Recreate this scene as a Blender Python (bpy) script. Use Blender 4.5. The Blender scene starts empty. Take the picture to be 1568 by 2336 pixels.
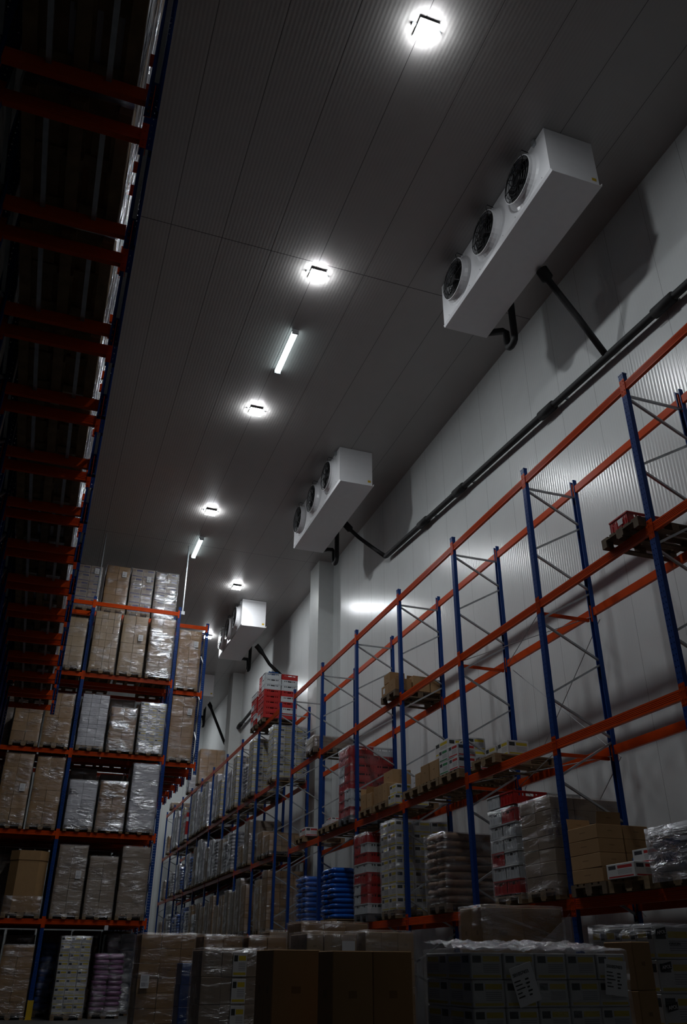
import bpy, bmesh, math, random
from mathutils import Vector, Matrix, noise
R = random.Random(11)
sc = bpy.context.scene
COL = sc.collection
PI = math.pi

# ------------------------------------------------------------------ materials
def nodes_of(name):
    m = bpy.data.materials.new(name); m.use_nodes = True
    nt = m.node_tree; nt.nodes.clear()
    out = nt.nodes.new('ShaderNodeOutputMaterial')
    return m, nt, out

class N:
    """small node helper"""
    def __init__(s, nt): s.nt = nt
    def __call__(s, typ, ins=None, **props):
        n = s.nt.nodes.new(typ)
        for k, v in props.items(): setattr(n, k, v)
        for k, v in (ins or {}).items():
            sock = n.inputs[k]
            if hasattr(v, 'is_output'): s.nt.links.new(v, sock)
            else: sock.default_value = v
        return n
    def math(s, op, a, b=0.0, c=None):
        n = s('ShaderNodeMath', operation=op)
        for i, v in enumerate((a, b) if c is None else (a, b, c)):
            if hasattr(v, 'is_output'): s.nt.links.new(v, n.inputs[i])
            else: n.inputs[i].default_value = v
        return n.outputs[0]
    def mix(s, fac, a, b):
        n = s('ShaderNodeMix', data_type='RGBA')
        for i, v in ((0, fac), (6, a), (7, b)):
            if hasattr(v, 'is_output'): s.nt.links.new(v, n.inputs[i])
            else: n.inputs[i].default_value = v if i == 0 else (*v, 1)
        return n.outputs[2]
    def link(s, a, b): s.nt.links.new(a, b)
    def between(s, v, lo, hi):
        return s.math('MULTIPLY', s.math('GREATER_THAN', v, lo), s.math('LESS_THAN', v, hi))

def paint(name, col, rough=.45, metal=0.0, vary=.12, scale=6.0, bump=0.0, spec=.5, aniso=(1, 1, 1)):
    m, nt, out = nodes_of(name); n = N(nt)
    tc = n('ShaderNodeTexCoord').outputs['Object']
    mp = n('ShaderNodeMapping', {'Vector': tc, 'Scale': aniso}).outputs[0]
    ns = n('ShaderNodeTexNoise', {'Vector': mp, 'Scale': scale, 'Detail': 4.0}).outputs[0]
    f = n.math('MULTIPLY_ADD', ns, vary * 2, -vary)
    dark = tuple(c * (1 - vary * 2) for c in col)
    c = n.mix(n.math('MULTIPLY_ADD', ns, 1.6, -.3), dark, col)
    b = n('ShaderNodeBsdfPrincipled', {'Base Color': c, 'Roughness': rough, 'Metallic': metal, 'Specular IOR Level': spec})
    if bump:
        bm = n('ShaderNodeBump', {'Height': ns, 'Strength': bump, 'Distance': .01})
        n.link(bm.outputs[0], b.inputs['Normal'])
    n.link(b.outputs[0], out.inputs[0])
    return m

def panel_mat(name, col, axis, tang, rib, amp, joint, joff, jw=.006, cross=None, rough=.33, coff=0.0):
    """insulated sandwich panel: fine rolled ribs plus panel joints, all in real metres"""
    m, nt, out = nodes_of(name); n = N(nt)
    tc = n('ShaderNodeTexCoord').outputs['Object']
    sp = n('ShaderNodeSeparateXYZ', {0: tc})
    u = sp.outputs[axis]
    ph = n.math('MULTIPLY', u, 2 * PI / rib)
    s = n.math('MULTIPLY', n.math('SINE', ph), amp)
    # a slow waviness of the sheet
    ns = n('ShaderNodeTexNoise', {'Vector': tc, 'Scale': .8, 'Detail': 2.0}).outputs[0]
    s = n.math('ADD', s, n.math('MULTIPLY_ADD', ns, .02, -.01))
    geo = n('ShaderNodeNewGeometry').outputs['Normal']
    tv = n('ShaderNodeCombineXYZ'); n.link(s, tv.inputs[tang])
    add = n('ShaderNodeVectorMath', operation='ADD'); n.link(geo, add.inputs[0]); n.link(tv.outputs[0], add.inputs[1])
    nor = n('ShaderNodeVectorMath', operation='NORMALIZE'); n.link(add.outputs[0], nor.inputs[0])
    j = n.math('FRACT', n.math('DIVIDE', n.math('SUBTRACT', u, joff), joint))
    jm = n.math('LESS_THAN', j, jw / joint)
    if cross:
        v = sp.outputs[cross[0]]
        j2 = n.math('FRACT', n.math('DIVIDE', n.math('SUBTRACT', v, coff), cross[1]))
        jm = n.math('MAXIMUM', jm, n.math('LESS_THAN', j2, .02 / cross[1]))
    st = n('ShaderNodeTexNoise', {'Vector': tc, 'Scale': 2.2, 'Detail': 5.0}).outputs[0]
    base = n.mix(n.math('MULTIPLY_ADD', st, 1.4, -.3), tuple(c * .93 for c in col), col)
    c = n.mix(jm, base, tuple(k * .22 for k in col))
    b = n('ShaderNodeBsdfPrincipled', {'Base Color': c, 'Roughness': rough, 'Normal': nor.outputs[0], 'Specular IOR Level': .5})
    n.link(b.outputs[0], out.inputs[0])
    return m

def emis(name, col, strength):
    m, nt, out = nodes_of(name); n = N(nt)
    e = n('ShaderNodeEmission', {'Color': (*col, 1), 'Strength': strength})
    n.link(e.outputs[0], out.inputs[0]); return m

def carton_mat(name, dark, light, mark=.45, rough=.8):
    """corrugated board: tone differs carton by carton; a small printed mark and a tape seam"""
    m, nt, out = nodes_of(name); n = N(nt)
    oi = n('ShaderNodeObjectInfo').outputs['Random']
    tc = n('ShaderNodeTexCoord')
    g = n('ShaderNodeSeparateXYZ', {0: tc.outputs['Generated']})
    ns = n('ShaderNodeTexNoise', {'Vector': tc.outputs['Object'], 'Scale': 5.0, 'Detail': 5.0}).outputs[0]
    base = n.mix(oi, dark, light)
    base = n.mix(n.math('MULTIPLY', ns, .4), base, tuple(c * .6 for c in dark))
    nx = n('ShaderNodeSeparateXYZ', {0: n('ShaderNodeTexCoord').outputs['Normal']})
    side = n.math('GREATER_THAN', n.math('ABSOLUTE', nx.outputs[0]), .5)
    u = n.math('ADD', n.math('MULTIPLY', side, g.outputs[1]), n.math('MULTIPLY', n.math('SUBTRACT', 1.0, side), g.outputs[0]))
    z = g.outputs[2]
    wall = n.math('LESS_THAN', n.math('ABSOLUTE', nx.outputs[2]), .5)
    mk = n.math('MULTIPLY', n.between(u, .40, .60), n.between(z, .50, .58))
    mk = n.math('MULTIPLY', n.math('MULTIPLY', mk, wall), mark)
    c = n.mix(mk, base, tuple(k * .25 for k in dark))
    b = n('ShaderNodeBsdfPrincipled', {'Base Color': c, 'Roughness': rough, 'Specular IOR Level': .3})
    n.link(b.outputs[0], out.inputs[0]); return m

def printed_mat(name, white, band, logo, rept=None):
    """white carton with a dark logo block, a coloured band, rows of small print and a coloured foot line"""
    m, nt, out = nodes_of(name); n = N(nt)
    tc = n('ShaderNodeTexCoord'); oi = n('ShaderNodeObjectInfo').outputs['Random']
    g = n('ShaderNodeSeparateXYZ', {0: tc.outputs['Generated']})
    nx = n('ShaderNodeSeparateXYZ', {0: tc.outputs['Normal']})
    side = n.math('GREATER_THAN', n.math('ABSOLUTE', nx.outputs[0]), .5)
    u = n.math('ADD', n.math('MULTIPLY', side, g.outputs[1]), n.math('MULTIPLY', n.math('SUBTRACT', 1.0, side), g.outputs[0]))
    z = g.outputs[2]
    if rept:
        ob = n('ShaderNodeSeparateXYZ', {0: tc.outputs['Object']})
        u = n.math('ADD', n.math('MULTIPLY', side, ob.outputs[1]), n.math('MULTIPLY', n.math('SUBTRACT', 1.0, side), ob.outputs[0]))
        u = n.math('FRACT', n.math('DIVIDE', n.math('ADD', u, 6.0), rept[0])); z = n.math('FRACT', n.math('DIVIDE', ob.outputs[2], rept[1]))
    wall = n.math('LESS_THAN', n.math('ABSOLUTE', nx.outputs[2]), .5)
    w = n.mix(oi, tuple(k * .85 for k in white), white)
    b1 = n.math('MULTIPLY', n.between(u, .40, .92), n.between(z, .66, .86))
    b2 = n.math('MULTIPLY', n.between(u, .06, .94), n.between(z, .07, .17))
    lg = n.math('MULTIPLY', n.between(u, .07, .34), n.between(z, .62, .88))
    tx = n.math('MULTIPLY', n.math('MULTIPLY', n.between(u, .4, .9), n.between(z, .26, .58)),
                n.math('GREATER_THAN', n.math('FRACT', n.math('MULTIPLY', z, 14.0)), .55))
    c = n.mix(n.math('MULTIPLY', n.math('MAXIMUM', b1, b2), wall), w, band)
    c = n.mix(n.math('MULTIPLY', lg, wall), c, logo)
    c = n.mix(n.math('MULTIPLY', n.math('MULTIPLY', tx, wall), .6), c, (.08, .08, .1))
    b = n('ShaderNodeBsdfPrincipled', {'Base Color': c, 'Roughness': .55, 'Specular IOR Level': .4})
    n.link(b.outputs[0], out.inputs[0]); return m

def film_mat(name, haze, gloss, rough=.21, bump=1.0, milk=(.55, .57, .6), fine=1.0, loose=.47):
    """stretch film: mostly clear, a faint milky haze and sharp wrinkled reflections"""
    m, nt, out = nodes_of(name); n = N(nt)
    tc = n('ShaderNodeTexCoord').outputs['Object']
    oi = n('ShaderNodeObjectInfo').outputs['Random']
    sh = n('ShaderNodeCombineXYZ', {0: n.math('MULTIPLY', oi, 37.0), 1: n.math('MULTIPLY', oi, 11.0)}).outputs[0]
    mp = n('ShaderNodeMapping', {'Vector': tc, 'Scale': (1.6*fine, 1.6*fine, 5.0*fine), 'Location': sh}).outputs[0]
    ns = n('ShaderNodeTexNoise', {'Vector': mp, 'Scale': 1.5, 'Detail': 5.0, 'Roughness': .6, 'Distortion': .8}).outputs[0]
    bm = n('ShaderNodeBump', {'Height': ns, 'Strength': bump, 'Distance': .05}).outputs[0]
    z = n('ShaderNodeSeparateXYZ', {0: tc}).outputs[2]
    wrap = n.math('MULTIPLY', n.math('LESS_THAN', z, .40), haze * .8)          # more layers round the foot of the load
    d = n('ShaderNodeBsdfDiffuse', {'Color': (*milk, 1)})
    tr = n('ShaderNodeBsdfTransparent')
    f = n.math('MULTIPLY', n.math('MULTIPLY_ADD', ns, 1.8, -.3), haze)
    f = n.math('MAXIMUM', n.math('ADD', f, wrap), 0.0)
    m1 = n('ShaderNodeMixShader', {0: f}); n.link(tr.outputs[0], m1.inputs[1]); n.link(d.outputs[0], m1.inputs[2])
    g = n('ShaderNodeBsdfAnisotropic', {'Color': (.95, .96, 1, 1), 'Roughness': rough, 'Normal': bm})
    lw = n('ShaderNodeFresnel', {'IOR': 1.4, 'Normal': bm}).outputs[0]
    big = n('ShaderNodeTexNoise', {'Vector': n('ShaderNodeMapping', {'Vector': tc, 'Scale': (1.3, 1.3, 2.3), 'Location': sh}).outputs[0], 'Scale': 1.6, 'Detail': 3.0, 'Distortion': .4}).outputs[0]
    patch = n.math('MULTIPLY', n.math('SUBTRACT', big, loose), 4.5)
    patch = n.math('MINIMUM', n.math('MAXIMUM', patch, 0.0), 1.0)       # loose, shiny areas against tight clear ones
    gf = n.math('ADD', n.math('MULTIPLY', patch, gloss), .035 + gloss * .08)
    gf = n.math('MINIMUM', n.math('ADD', gf, n.math('MULTIPLY', lw, .18)), .8)
    m2 = n('ShaderNodeMixShader', {0: gf}); n.link(m1.outputs[0], m2.inputs[1]); n.link(g.outputs[0], m2.inputs[2])
    n.link(m2.outputs[0], out.inputs[0]); return m

def post_mat(name, col):
    """painted upright: perforated web (real see-through slots)"""
    m, nt, out = nodes_of(name); n = N(nt)
    tc = n('ShaderNodeTexCoord')
    o = n('ShaderNodeSeparateXYZ', {0: tc.outputs['Object']})
    nrm = n('ShaderNodeSeparateXYZ', {0: tc.outputs['Normal']})
    zz = n.math('FRACT', n.math('DIVIDE', o.outputs[2], .075))
    ay = n.math('ABSOLUTE', o.outputs[1])
    cols = n.between(ay, .017, .030)
    web = n.math('GREATER_THAN', n.math('ABSOLUTE', nrm.outputs[0]), .7)
    hole = n.math('MULTIPLY', n.math('MULTIPLY', n.between(zz, .34, .62), cols), web)
    b = n('ShaderNodeBsdfPrincipled', {'Base Color': (*col, 1), 'Roughness': .30, 'Specular IOR Level': .15})
    tr = n('ShaderNodeBsdfTransparent')
    mx = n('ShaderNodeMixShader', {0: hole}); n.link(b.outputs[0], mx.inputs[1]); n.link(tr.outputs[0], mx.inputs[2])
    n.link(mx.outputs[0], out.inputs[0]); return m

def barcode_mat(name):
    m, nt, out = nodes_of(name); n = N(nt)
    g = n('ShaderNodeSeparateXYZ', {0: n('ShaderNodeTexCoord').outputs['Generated']})
    u, z = g.outputs[0], g.outputs[2]
    t = n('ShaderNodeTexNoise', {'Vector': n('ShaderNodeCombineXYZ', {0: n.math('MULTIPLY', u, 26.0)}).outputs[0], 'Scale': 1.0, 'Detail': 0.0}).outputs[0]
    bars = n.math('MULTIPLY', n.math('GREATER_THAN', t, .5), n.math('MULTIPLY', n.between(z, .12, .42), n.between(u, .12, .88)))
    rows = n.math('MULTIPLY', n.math('GREATER_THAN', n.math('FRACT', n.math('MULTIPLY', z, 9.0)), .6), n.math('MULTIPLY', n.between(z, .5, .9), n.between(u, .1, .8)))
    c = n.mix(n.math('MAXIMUM', bars, n.math('MULTIPLY', rows, .6)), (.8, .8, .82), (.05, .05, .06))
    b = n('ShaderNodeBsdfPrincipled', {'Base Color': c, 'Roughness': .5}); n.link(b.outputs[0], out.inputs[0]); return m

M = {}
M['wall'] = panel_mat('white_wall_panel', (.74, .76, .76), 1, 1, .075, .065, 1.10, 8.45, rough=.235)
M['shadewall'] = paint('painted_shade_panel', (.05, .055, .06), .6, vary=.1)  # left wall: shade behind the near racks put into the panel colour
M['wallx'] = panel_mat('white_end_panel', (.72, .75, .75), 0, 0, .075, .05, 1.10, .3, rough=.4)
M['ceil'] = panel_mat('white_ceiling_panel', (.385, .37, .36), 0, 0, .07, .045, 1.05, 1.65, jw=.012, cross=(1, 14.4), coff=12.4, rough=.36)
M['pillar'] = paint('white_flashing', (.70, .72, .71), .35, vary=.04)
M['floor'] = paint('concrete', (.10, .098, .094), .55, vary=.2, scale=1.6, bump=.1)
M['blue'] = post_mat('blue_upright_paint', (.009, .048, .22))
M['bluep'] = paint('blue_paint', (.009, .048, .22), .35, vary=.06)
M['orange'] = paint('orange_red_paint', (.70, .075, .008), .27, vary=.07, spec=.10)
M['galv'] = paint('galvanised_steel', (.50, .53, .55), .38, metal=.55, vary=.15, scale=14)
M['cooler'] = paint('white_powder_coat', (.82, .82, .84), .28, vary=.03)
M['black'] = paint('black_insulation', (.012, .012, .013), .65, vary=.3, bump=.15, scale=12)
M['fan'] = paint('black_fan', (.012, .012, .014), .45, vary=.2)
M['yellow'] = paint('yellow_paint', (.65, .42, .02), .5, vary=.1)
M['wood'] = paint('pallet_wood', (.36, .24, .125), .8, vary=.3, scale=7, aniso=(1, 1, 3))
M['oldwood'] = paint('weathered_pallet_wood', (.20, .135, .08), .85, vary=.35, scale=7)
M['grey'] = paint('grey_plastic', (.12, .13, .14), .5, vary=.1)
M['brown'] = carton_mat('brown_board', (.33, .19, .085), (.46, .285, .14))
M['tan'] = carton_mat('pale_board', (.42, .29, .17), (.53, .39, .25), .35)
M['taupe'] = carton_mat('greyish_board', (.29, .22, .16), (.38, .30, .23), .35)
M['whitebox'] = carton_mat('white_board', (.60, .60, .66), (.72, .72, .77), .8, .6)
M['bluebox'] = printed_mat('pale_board_blue_band', (.46, .38, .32), (.09, .085, .20), (.33, .25, .2))
M['printed'] = printed_mat('white_yellow_print', (.62, .62, .62), (.58, .44, .03), (.03, .035, .035))
M['printedstack'] = printed_mat('white_yellow_print_stack', (.58, .58, .6), (.52, .42, .06), (.06, .065, .07), (.40, .22))
M['redprint'] = printed_mat('white_red_print', (.68, .68, .68), (.5, .03, .03), (.05, .05, .06))
M['greenprint'] = printed_mat('white_green_print', (.68, .68, .68), (.03, .22, .08), (.04, .04, .05))
M['kraft'] = paint('plain_kraft_board', (.36, .21, .09), .75, vary=.08)
M['red'] = paint('red_plastic', (.50, .013, .012), .34, vary=.08)
M['white'] = paint('white_plastic', (.66, .69, .71), .36, vary=.05)
M['bluesack'] = paint('blue_sack_film', (.012, .12, .55), .24, vary=.15, bump=.25, scale=18)
M['papersack'] = paint('brown_paper_sack', (.26, .155, .095), .6, vary=.2, bump=.3, scale=14)
M['pinksack'] = paint('violet_sack_film', (.27, .075, .25), .30, vary=.25, bump=.25, scale=14)
M['greysack'] = paint('grey_sack_film', (.42, .42, .46), .3, vary=.2, bump=.25, scale=14)
M['film'] = film_mat('stretch_film', .035, .28, milk=(.5, .48, .44))
M['silver'] = film_mat('thick_stretch_film', .12, .80)
M['clearfilm'] = film_mat('thin_stretch_film', .03, .13)
M['torn'] = film_mat('torn_stretch_film', .42, .5, milk=(.5, .5, .52), loose=.40)
M['crumple'] = film_mat('crumpled_stretch_film', .30, .85, rough=.16, milk=(.42, .44, .46), fine=5.0, loose=.35)
M['bluewrap'] = paint('blue_wrapping', (.010, .07, .30), .35, vary=.2, bump=.2)
M['label'] = barcode_mat('paper_label')
M['paper'] = paint('white_paper', (.8, .8, .82), .55, vary=.02)
M['ink'] = paint('black_ink', (.012, .012, .014), .5, vary=.02)
M['violetink'] = paint('violet_ink', (.05, .02, .12), .5, vary=.02)
M['bluebag'] = paint('blue_plastic_bag', (.02, .22, .7), .3, vary=.1)
M['lamp'] = emis('floodlight_glass', (.93, .97, 1.0), 1050.0)
M['tube'] = emis('fluorescent_diffuser', (.80, .97, 1.0), 28.0)
M['lamphousing'] = paint('grey_die_cast', (.30, .31, .32), .4, vary=.05)

# ------------------------------------------------------------------ mesh building
class MB:
    def __init__(s): s.v, s.f = [], []
    def box(s, x0, x1, y0, y1, z0, z1):
        b = len(s.v)
        s.v += [(x0,y0,z0),(x1,y0,z0),(x1,y1,z0),(x0,y1,z0),(x0,y0,z1),(x1,y0,z1),(x1,y1,z1),(x0,y1,z1)]
        s.f += [tuple(b+i for i in q) for q in ((0,3,2,1),(4,5,6,7),(0,1,5,4),(1,2,6,5),(2,3,7,6),(3,0,4,7))]
        return s
    def bar(s, p, q, w, h, up=(0, 0, 1)):
        p, q = Vector(p), Vector(q); d = (q - p).normalized(); up = Vector(up)
        r = d.cross(up)
        if r.length < 1e-4: r = d.cross(Vector((1, 0, 0)))
        r.normalize(); u = r.cross(d); r *= w / 2; u *= h / 2; b = len(s.v)
        for c in (p, q): s.v += [tuple(c - r - u), tuple(c + r - u), tuple(c + r + u), tuple(c - r + u)]
        s.f += [tuple(b+i for i in k) for k in ((0,1,2,3),(7,6,5,4),(0,4,5,1),(1,5,6,2),(2,6,7,3),(3,7,4,0))]
        return s
    def extrude(s, prof, p, q, xa, ya):
        """closed 2d profile (list of (a,b)) swept from p to q with axes xa, ya"""
        p, q, xa, ya = Vector(p), Vector(q), Vector(xa), Vector(ya); b = len(s.v); n = len(prof)
        for c in (p, q): s.v += [tuple(c + xa * a + ya * k) for a, k in prof]
        s.f += [(b+i, b+(i+1) % n, b+n+(i+1) % n, b+n+i) for i in range(n)]
        s.f += [tuple(b+i for i in reversed(range(n))), tuple(b+n+i for i in range(n))]
        return s
    def tube(s, pts, r, n=12):
        pts = [Vector(p) for p in pts]; b = len(s.v); ref = Vector((.3, .2, 1)).normalized()
        for i, p in enumerate(pts):
            d = (pts[min(i+1, len(pts)-1)] - pts[max(i-1, 0)]).normalized()
            a = d.cross(ref)
            if a.length < .1: a = d.cross(Vector((1, 0, 0)))
            a.normalize(); c = a.cross(d)
            rr = r[i] if isinstance(r, (list, tuple)) else r
            s.v += [tuple(p + (a*math.cos(t) + c*math.sin(t)) * rr) for t in (2*PI*k/n for k in range(n))]
        for i in range(len(pts)-1):
            s.f += [(b+i*n+k, b+i*n+(k+1) % n, b+(i+1)*n+(k+1) % n, b+(i+1)*n+k) for k in range(n)]
        s.f += [tuple(b+k for k in reversed(range(n))), tuple(b+(len(pts)-1)*n+k for k in range(n))]
        return s
    def mesh(s, name, mat, smooth=False, fix=True):
        me = bpy.data.meshes.new(name); me.from_pydata(s.v, [], s.f)
        if fix:
            bm = bmesh.new(); bm.from_mesh(me); bmesh.ops.recalc_face_normals(bm, faces=bm.faces); bm.to_mesh(me); bm.free()
        if smooth:
            for p in me.polygons: p.use_smooth = True
        if mat: me.materials.append(mat)
        me.update(); return me

def put(name, me, parent=None, loc=(0, 0, 0), rz=0.0):
    o = bpy.data.objects.new(name, me); o.location = loc; o.rotation_euler = (0, 0, rz)
    if parent: o.parent = parent
    COL.objects.link(o); return o
def tag(o, label, cat, group=None):
    o['label'] = label; o['category'] = cat
    if group: o['group'] = group
    return o
def thing(name, label, cat, loc=(0, 0, 0), rz=0.0, group=None):
    o = bpy.data.objects.new(name, None); o.location = loc; o.rotation_euler = (0, 0, rz); o.empty_display_size = .2
    COL.objects.link(o); return tag(o, label, cat, group)
def struct(name, mb, mat):
    o = put(name, mb.mesh(name, mat)); o['kind'] = 'structure'; return o

CACHE = {}
def cached(key, fn):
    if key not in CACHE: CACHE[key] = fn()
    return CACHE[key]
def chamfer_mesh(w, d, h, c, mat):
    def make():
        bm = bmesh.new(); bmesh.ops.create_cube(bm, size=1)
        for v in bm.verts: v.co = Vector((v.co.x*w, v.co.y*d, (v.co.z+.5)*h))
        bmesh.ops.bevel(bm, geom=list(bm.edges), offset=c, segments=1, affect='EDGES')
        me = bpy.data.meshes.new('carton'); bm.to_mesh(me); bm.free(); me.materials.append(mat); return me
    return cached(('ch', round(w, 3), round(d, 3), round(h, 3), mat.name), make)

def sack_mesh(w, d, h, mat, seed):
    def make():
        mb = MB(); nu, nv = 14, 9
        def se(t, e): return math.copysign(abs(t)**e, t)
        for j in range(nv+1):
            ph = -PI/2 + PI*j/nv
            for i in range(nu):
                th = 2*PI*i/nu
                x = se(math.cos(ph), .45)*se(math.cos(th), .35); y = se(math.cos(ph), .45)*se(math.sin(th), .35); z = se(math.sin(ph), .8)
                k = 1 + .07*noise.noise(Vector((x*1.7+seed*9, y*1.7, z*1.5)))
                sag = -.10*h*noise.noise(Vector((x*2.2, y*2.2+seed*5, 3)))
                mb.v.append((x*w/2*k, y*d/2*k, h/2+z*h*.56+sag))
        for j in range(nv):
            mb.f += [(j*nu+i, j*nu+(i+1) % nu, (j+1)*nu+(i+1) % nu, (j+1)*nu+i) for i in range(nu)]
        return mb.mesh('sack', mat, smooth=True)
    return cached(('sack', round(w, 2), round(d, 2), round(h, 3), mat.name, seed), make)

def pallet_mesh(old=False):
    def make():
        mb = MB(); r = random.Random(5)
        for x in (-.35, 0, .35): mb.box(x-.05, x+.05, -.6, .6, 0, .022)                       # runners
        for x in (-.35, 0, .35):
            for y in (-.55, 0, .53): mb.box(x-.05-(.022 if x == 0 else 0), x+.05+(.022 if x == 0 else 0), y-.05, y+.07, .022, .100)   # blocks
        for y in (-.54, .01, .54): mb.box(-.4, .4, y-.06, y+.06, .100, .122)                  # stringer boards
        for x, w in ((-.33, .07), (-.165, .05), (0, .07), (.165, .05), (.33, .07)): mb.box(x-w, x+w, -.6, .6, .122, .144)
        return mb.mesh('wooden_pallet', M['oldwood' if old else 'wood'])
    return cached(('pal', old), make)

def plastic_pallet_mesh():
    def make():
        mb = MB()
        for x in (-.34, 0, .34):
            for y in (-.52, 0, .52): mb.box(x-.06, x+.06, y-.08, y+.08, 0, .12)
        mb.box(-.4, .4, -.6, .6, .12, .15)
        return mb.mesh('plastic_pallet', M['grey'])
    return cached('ppal', make)

def film_mesh(w, d, h, seed, kind='film'):
    def make():
        mb = MB(); per = []; nx, ny = 8, 10; c = .02
        hw, hd = w/2, d/2
        def side(a, b, n):
            for i in range(n): per.append((a[0]+(b[0]-a[0])*i/n, a[1]+(b[1]-a[1])*i/n))
        P = [(-hw+c, -hd), (hw-c, -hd), (hw, -hd+c), (hw, hd-c), (hw-c, hd), (-hw+c, hd), (-hw, hd-c), (-hw, -hd+c)]
        for k in range(8): side(P[k], P[(k+1) % 8], (nx, 1, ny, 1)[k % 4])
        n = len(per); rows = max(6, int(h/.11)); off = seed*7.3
        for j in range(rows+1):
            z = h*j/rows
            for i, (x, y) in enumerate(per):
                L = math.hypot(x, y); u = Vector((x*1.3+off, y*1.3, z*6.5))
                k = .007 + .011*noise.noise(u) + .005*noise.noise(u*3.1)
                mb.v.append((x*(1+k/L), y*(1+k/L), z))
        for j in range(rows):
            mb.f += [(j*n+i, j*n+(i+1) % n, (j+1)*n+(i+1) % n, (j+1)*n+i) for i in range(n)]
        base = rows*n
        for ring, s in ((1, .8), (2, .45)):
            b = len(mb.v)
            for x, y in per: mb.v.append((x*s, y*s, h+.010+.012*noise.noise(Vector((x*4*s+off, y*4*s, 1)))))
            mb.f += [(base+i, base+(i+1) % n, b+(i+1) % n, b+i) for i in range(n)]; base = b
        mb.f.append(tuple(base+i for i in range(n)))
        return mb.mesh('stretch_film', M[kind], smooth=True)
    return cached(('film', round(w, 2), round(d, 2), round(h, 2), seed, kind), make)

def crate_mesh(w, d, h, mat):
    """euro crate: w along x, d along y, slotted side walls, rims"""
    def make():
        mb = MB(); t = .012; zb, zt = h*.62, h*.82
        mb.box(-w/2, w/2, -d/2, d/2, 0, .012)
        def wall(L, f):
            f(-L/2, L/2, 0, zb); f(-L/2, L/2, zt, h)
            k = L/2
            for a, b in ((-k, -k*.66), (-k*.56, -k*.46), (-k*.36, -k*.24), (k*.24, k*.36), (k*.46, k*.56), (k*.66, k)): f(a, b, zb, zt)
        for s in (-1, 1):
            wall(w, lambda a, b, z0, z1: mb.box(a, b, s*d/2-(t if s > 0 else 0), s*d/2+(t if s < 0 else 0), z0, z1))
            wall(d, lambda a, b, z0, z1: mb.box(s*w/2-(t if s > 0 else 0), s*w/2+(t if s < 0 else 0), a, b, z0, z1))
            mb.box(-w/2-.006, w/2+.006, s*(d/2+.003)-.004, s*(d/2+.003)+.004, h-.02, h)
            mb.box(s*(w/2+.003)-.004, s*(w/2+.003)+.004, -d/2-.006, d/2+.006, h-.02, h)
            for q in (-.36, -.12, .12, .36):                       # stiffening ribs below the slots
                mb.box(w*q-.008, w*q+.008, s*(d/2+.003)-.004, s*(d/2+.003)+.004, .02, zb-.01)
                mb.box(s*(w/2+.003)-.004, s*(w/2+.003)+.004, d*q-.008, d*q+.008, .02, zb-.01)
            mb.box(-w/2-.005, w/2+.005, s*(d/2+.003)-.004, s*(d/2+.003)+.004, .0, .02)
            mb.box(s*(w/2+.003)-.004, s*(w/2+.003)+.004, -d/2-.005, d/2+.005, .0, .02)
        return mb.mesh('crate', mat)
    return cached(('crate', round(w, 2), round(d, 2), round(h, 2), mat.name), make)

def plate(w, h, mat, t=.003):
    """thin upright sheet in xz, facing -y"""
    def make():
        return MB().box(-w/2, w/2, -t, 0, 0, h).mesh('sheet', mat)
    return cached(('plate', round(w, 3), round(h, 3), mat.name), make)

def text_mesh(txt, size, mat, depth=.001, shear=0.0):
    cu = bpy.data.curves.new('lettering', 'FONT'); cu.body = txt; cu.size = size; cu.extrude = depth; cu.shear = shear
    o = bpy.data.objects.new('lettering_tmp', cu); COL.objects.link(o)
    dg = bpy.context.evaluated_depsgraph_get(); dg.update()
    me = bpy.data.meshes.new_from_object(o.evaluated_get(dg)); bpy.data.objects.remove(o)
    me.transform(Matrix.Rotation(PI/2, 4, 'X')); me.materials.clear(); me.materials.append(mat); return me

# ------------------------------------------------------------------ pallet loads
MATOF = {'brown': 'brown', 'tan': 'tan', 'taupe': 'taupe', 'white': 'whitebox', 'printed': 'printed', 'bluebox': 'bluebox', 'bluewrap': 'bluewrap'}
def carton_stack_mesh(w, d, h, tiers, nx, ny, mat):
    """a whole stack seen from far away: cartons with open joints"""
    def make():
        mb = MB(); r = random.Random(int(w*97+h*31+tiers))
        for k in range(tiers):
            for i in range(nx):
                for j in range(ny):
                    g = .006; q = r.uniform(-.004, .004)
                    mb.box(-w/2+w*i/nx+g+q, -w/2+w*(i+1)/nx-g+q, -d/2+d*j/ny+g, -d/2+d*(j+1)/ny-g, h*k/tiers+.002, h*(k+1)/tiers-.004)
        return mb.mesh('carton_stack', mat)
    return cached(('stack', round(w, 2), round(d, 2), round(h, 2), tiers, nx, ny, mat.name), make)

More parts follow.
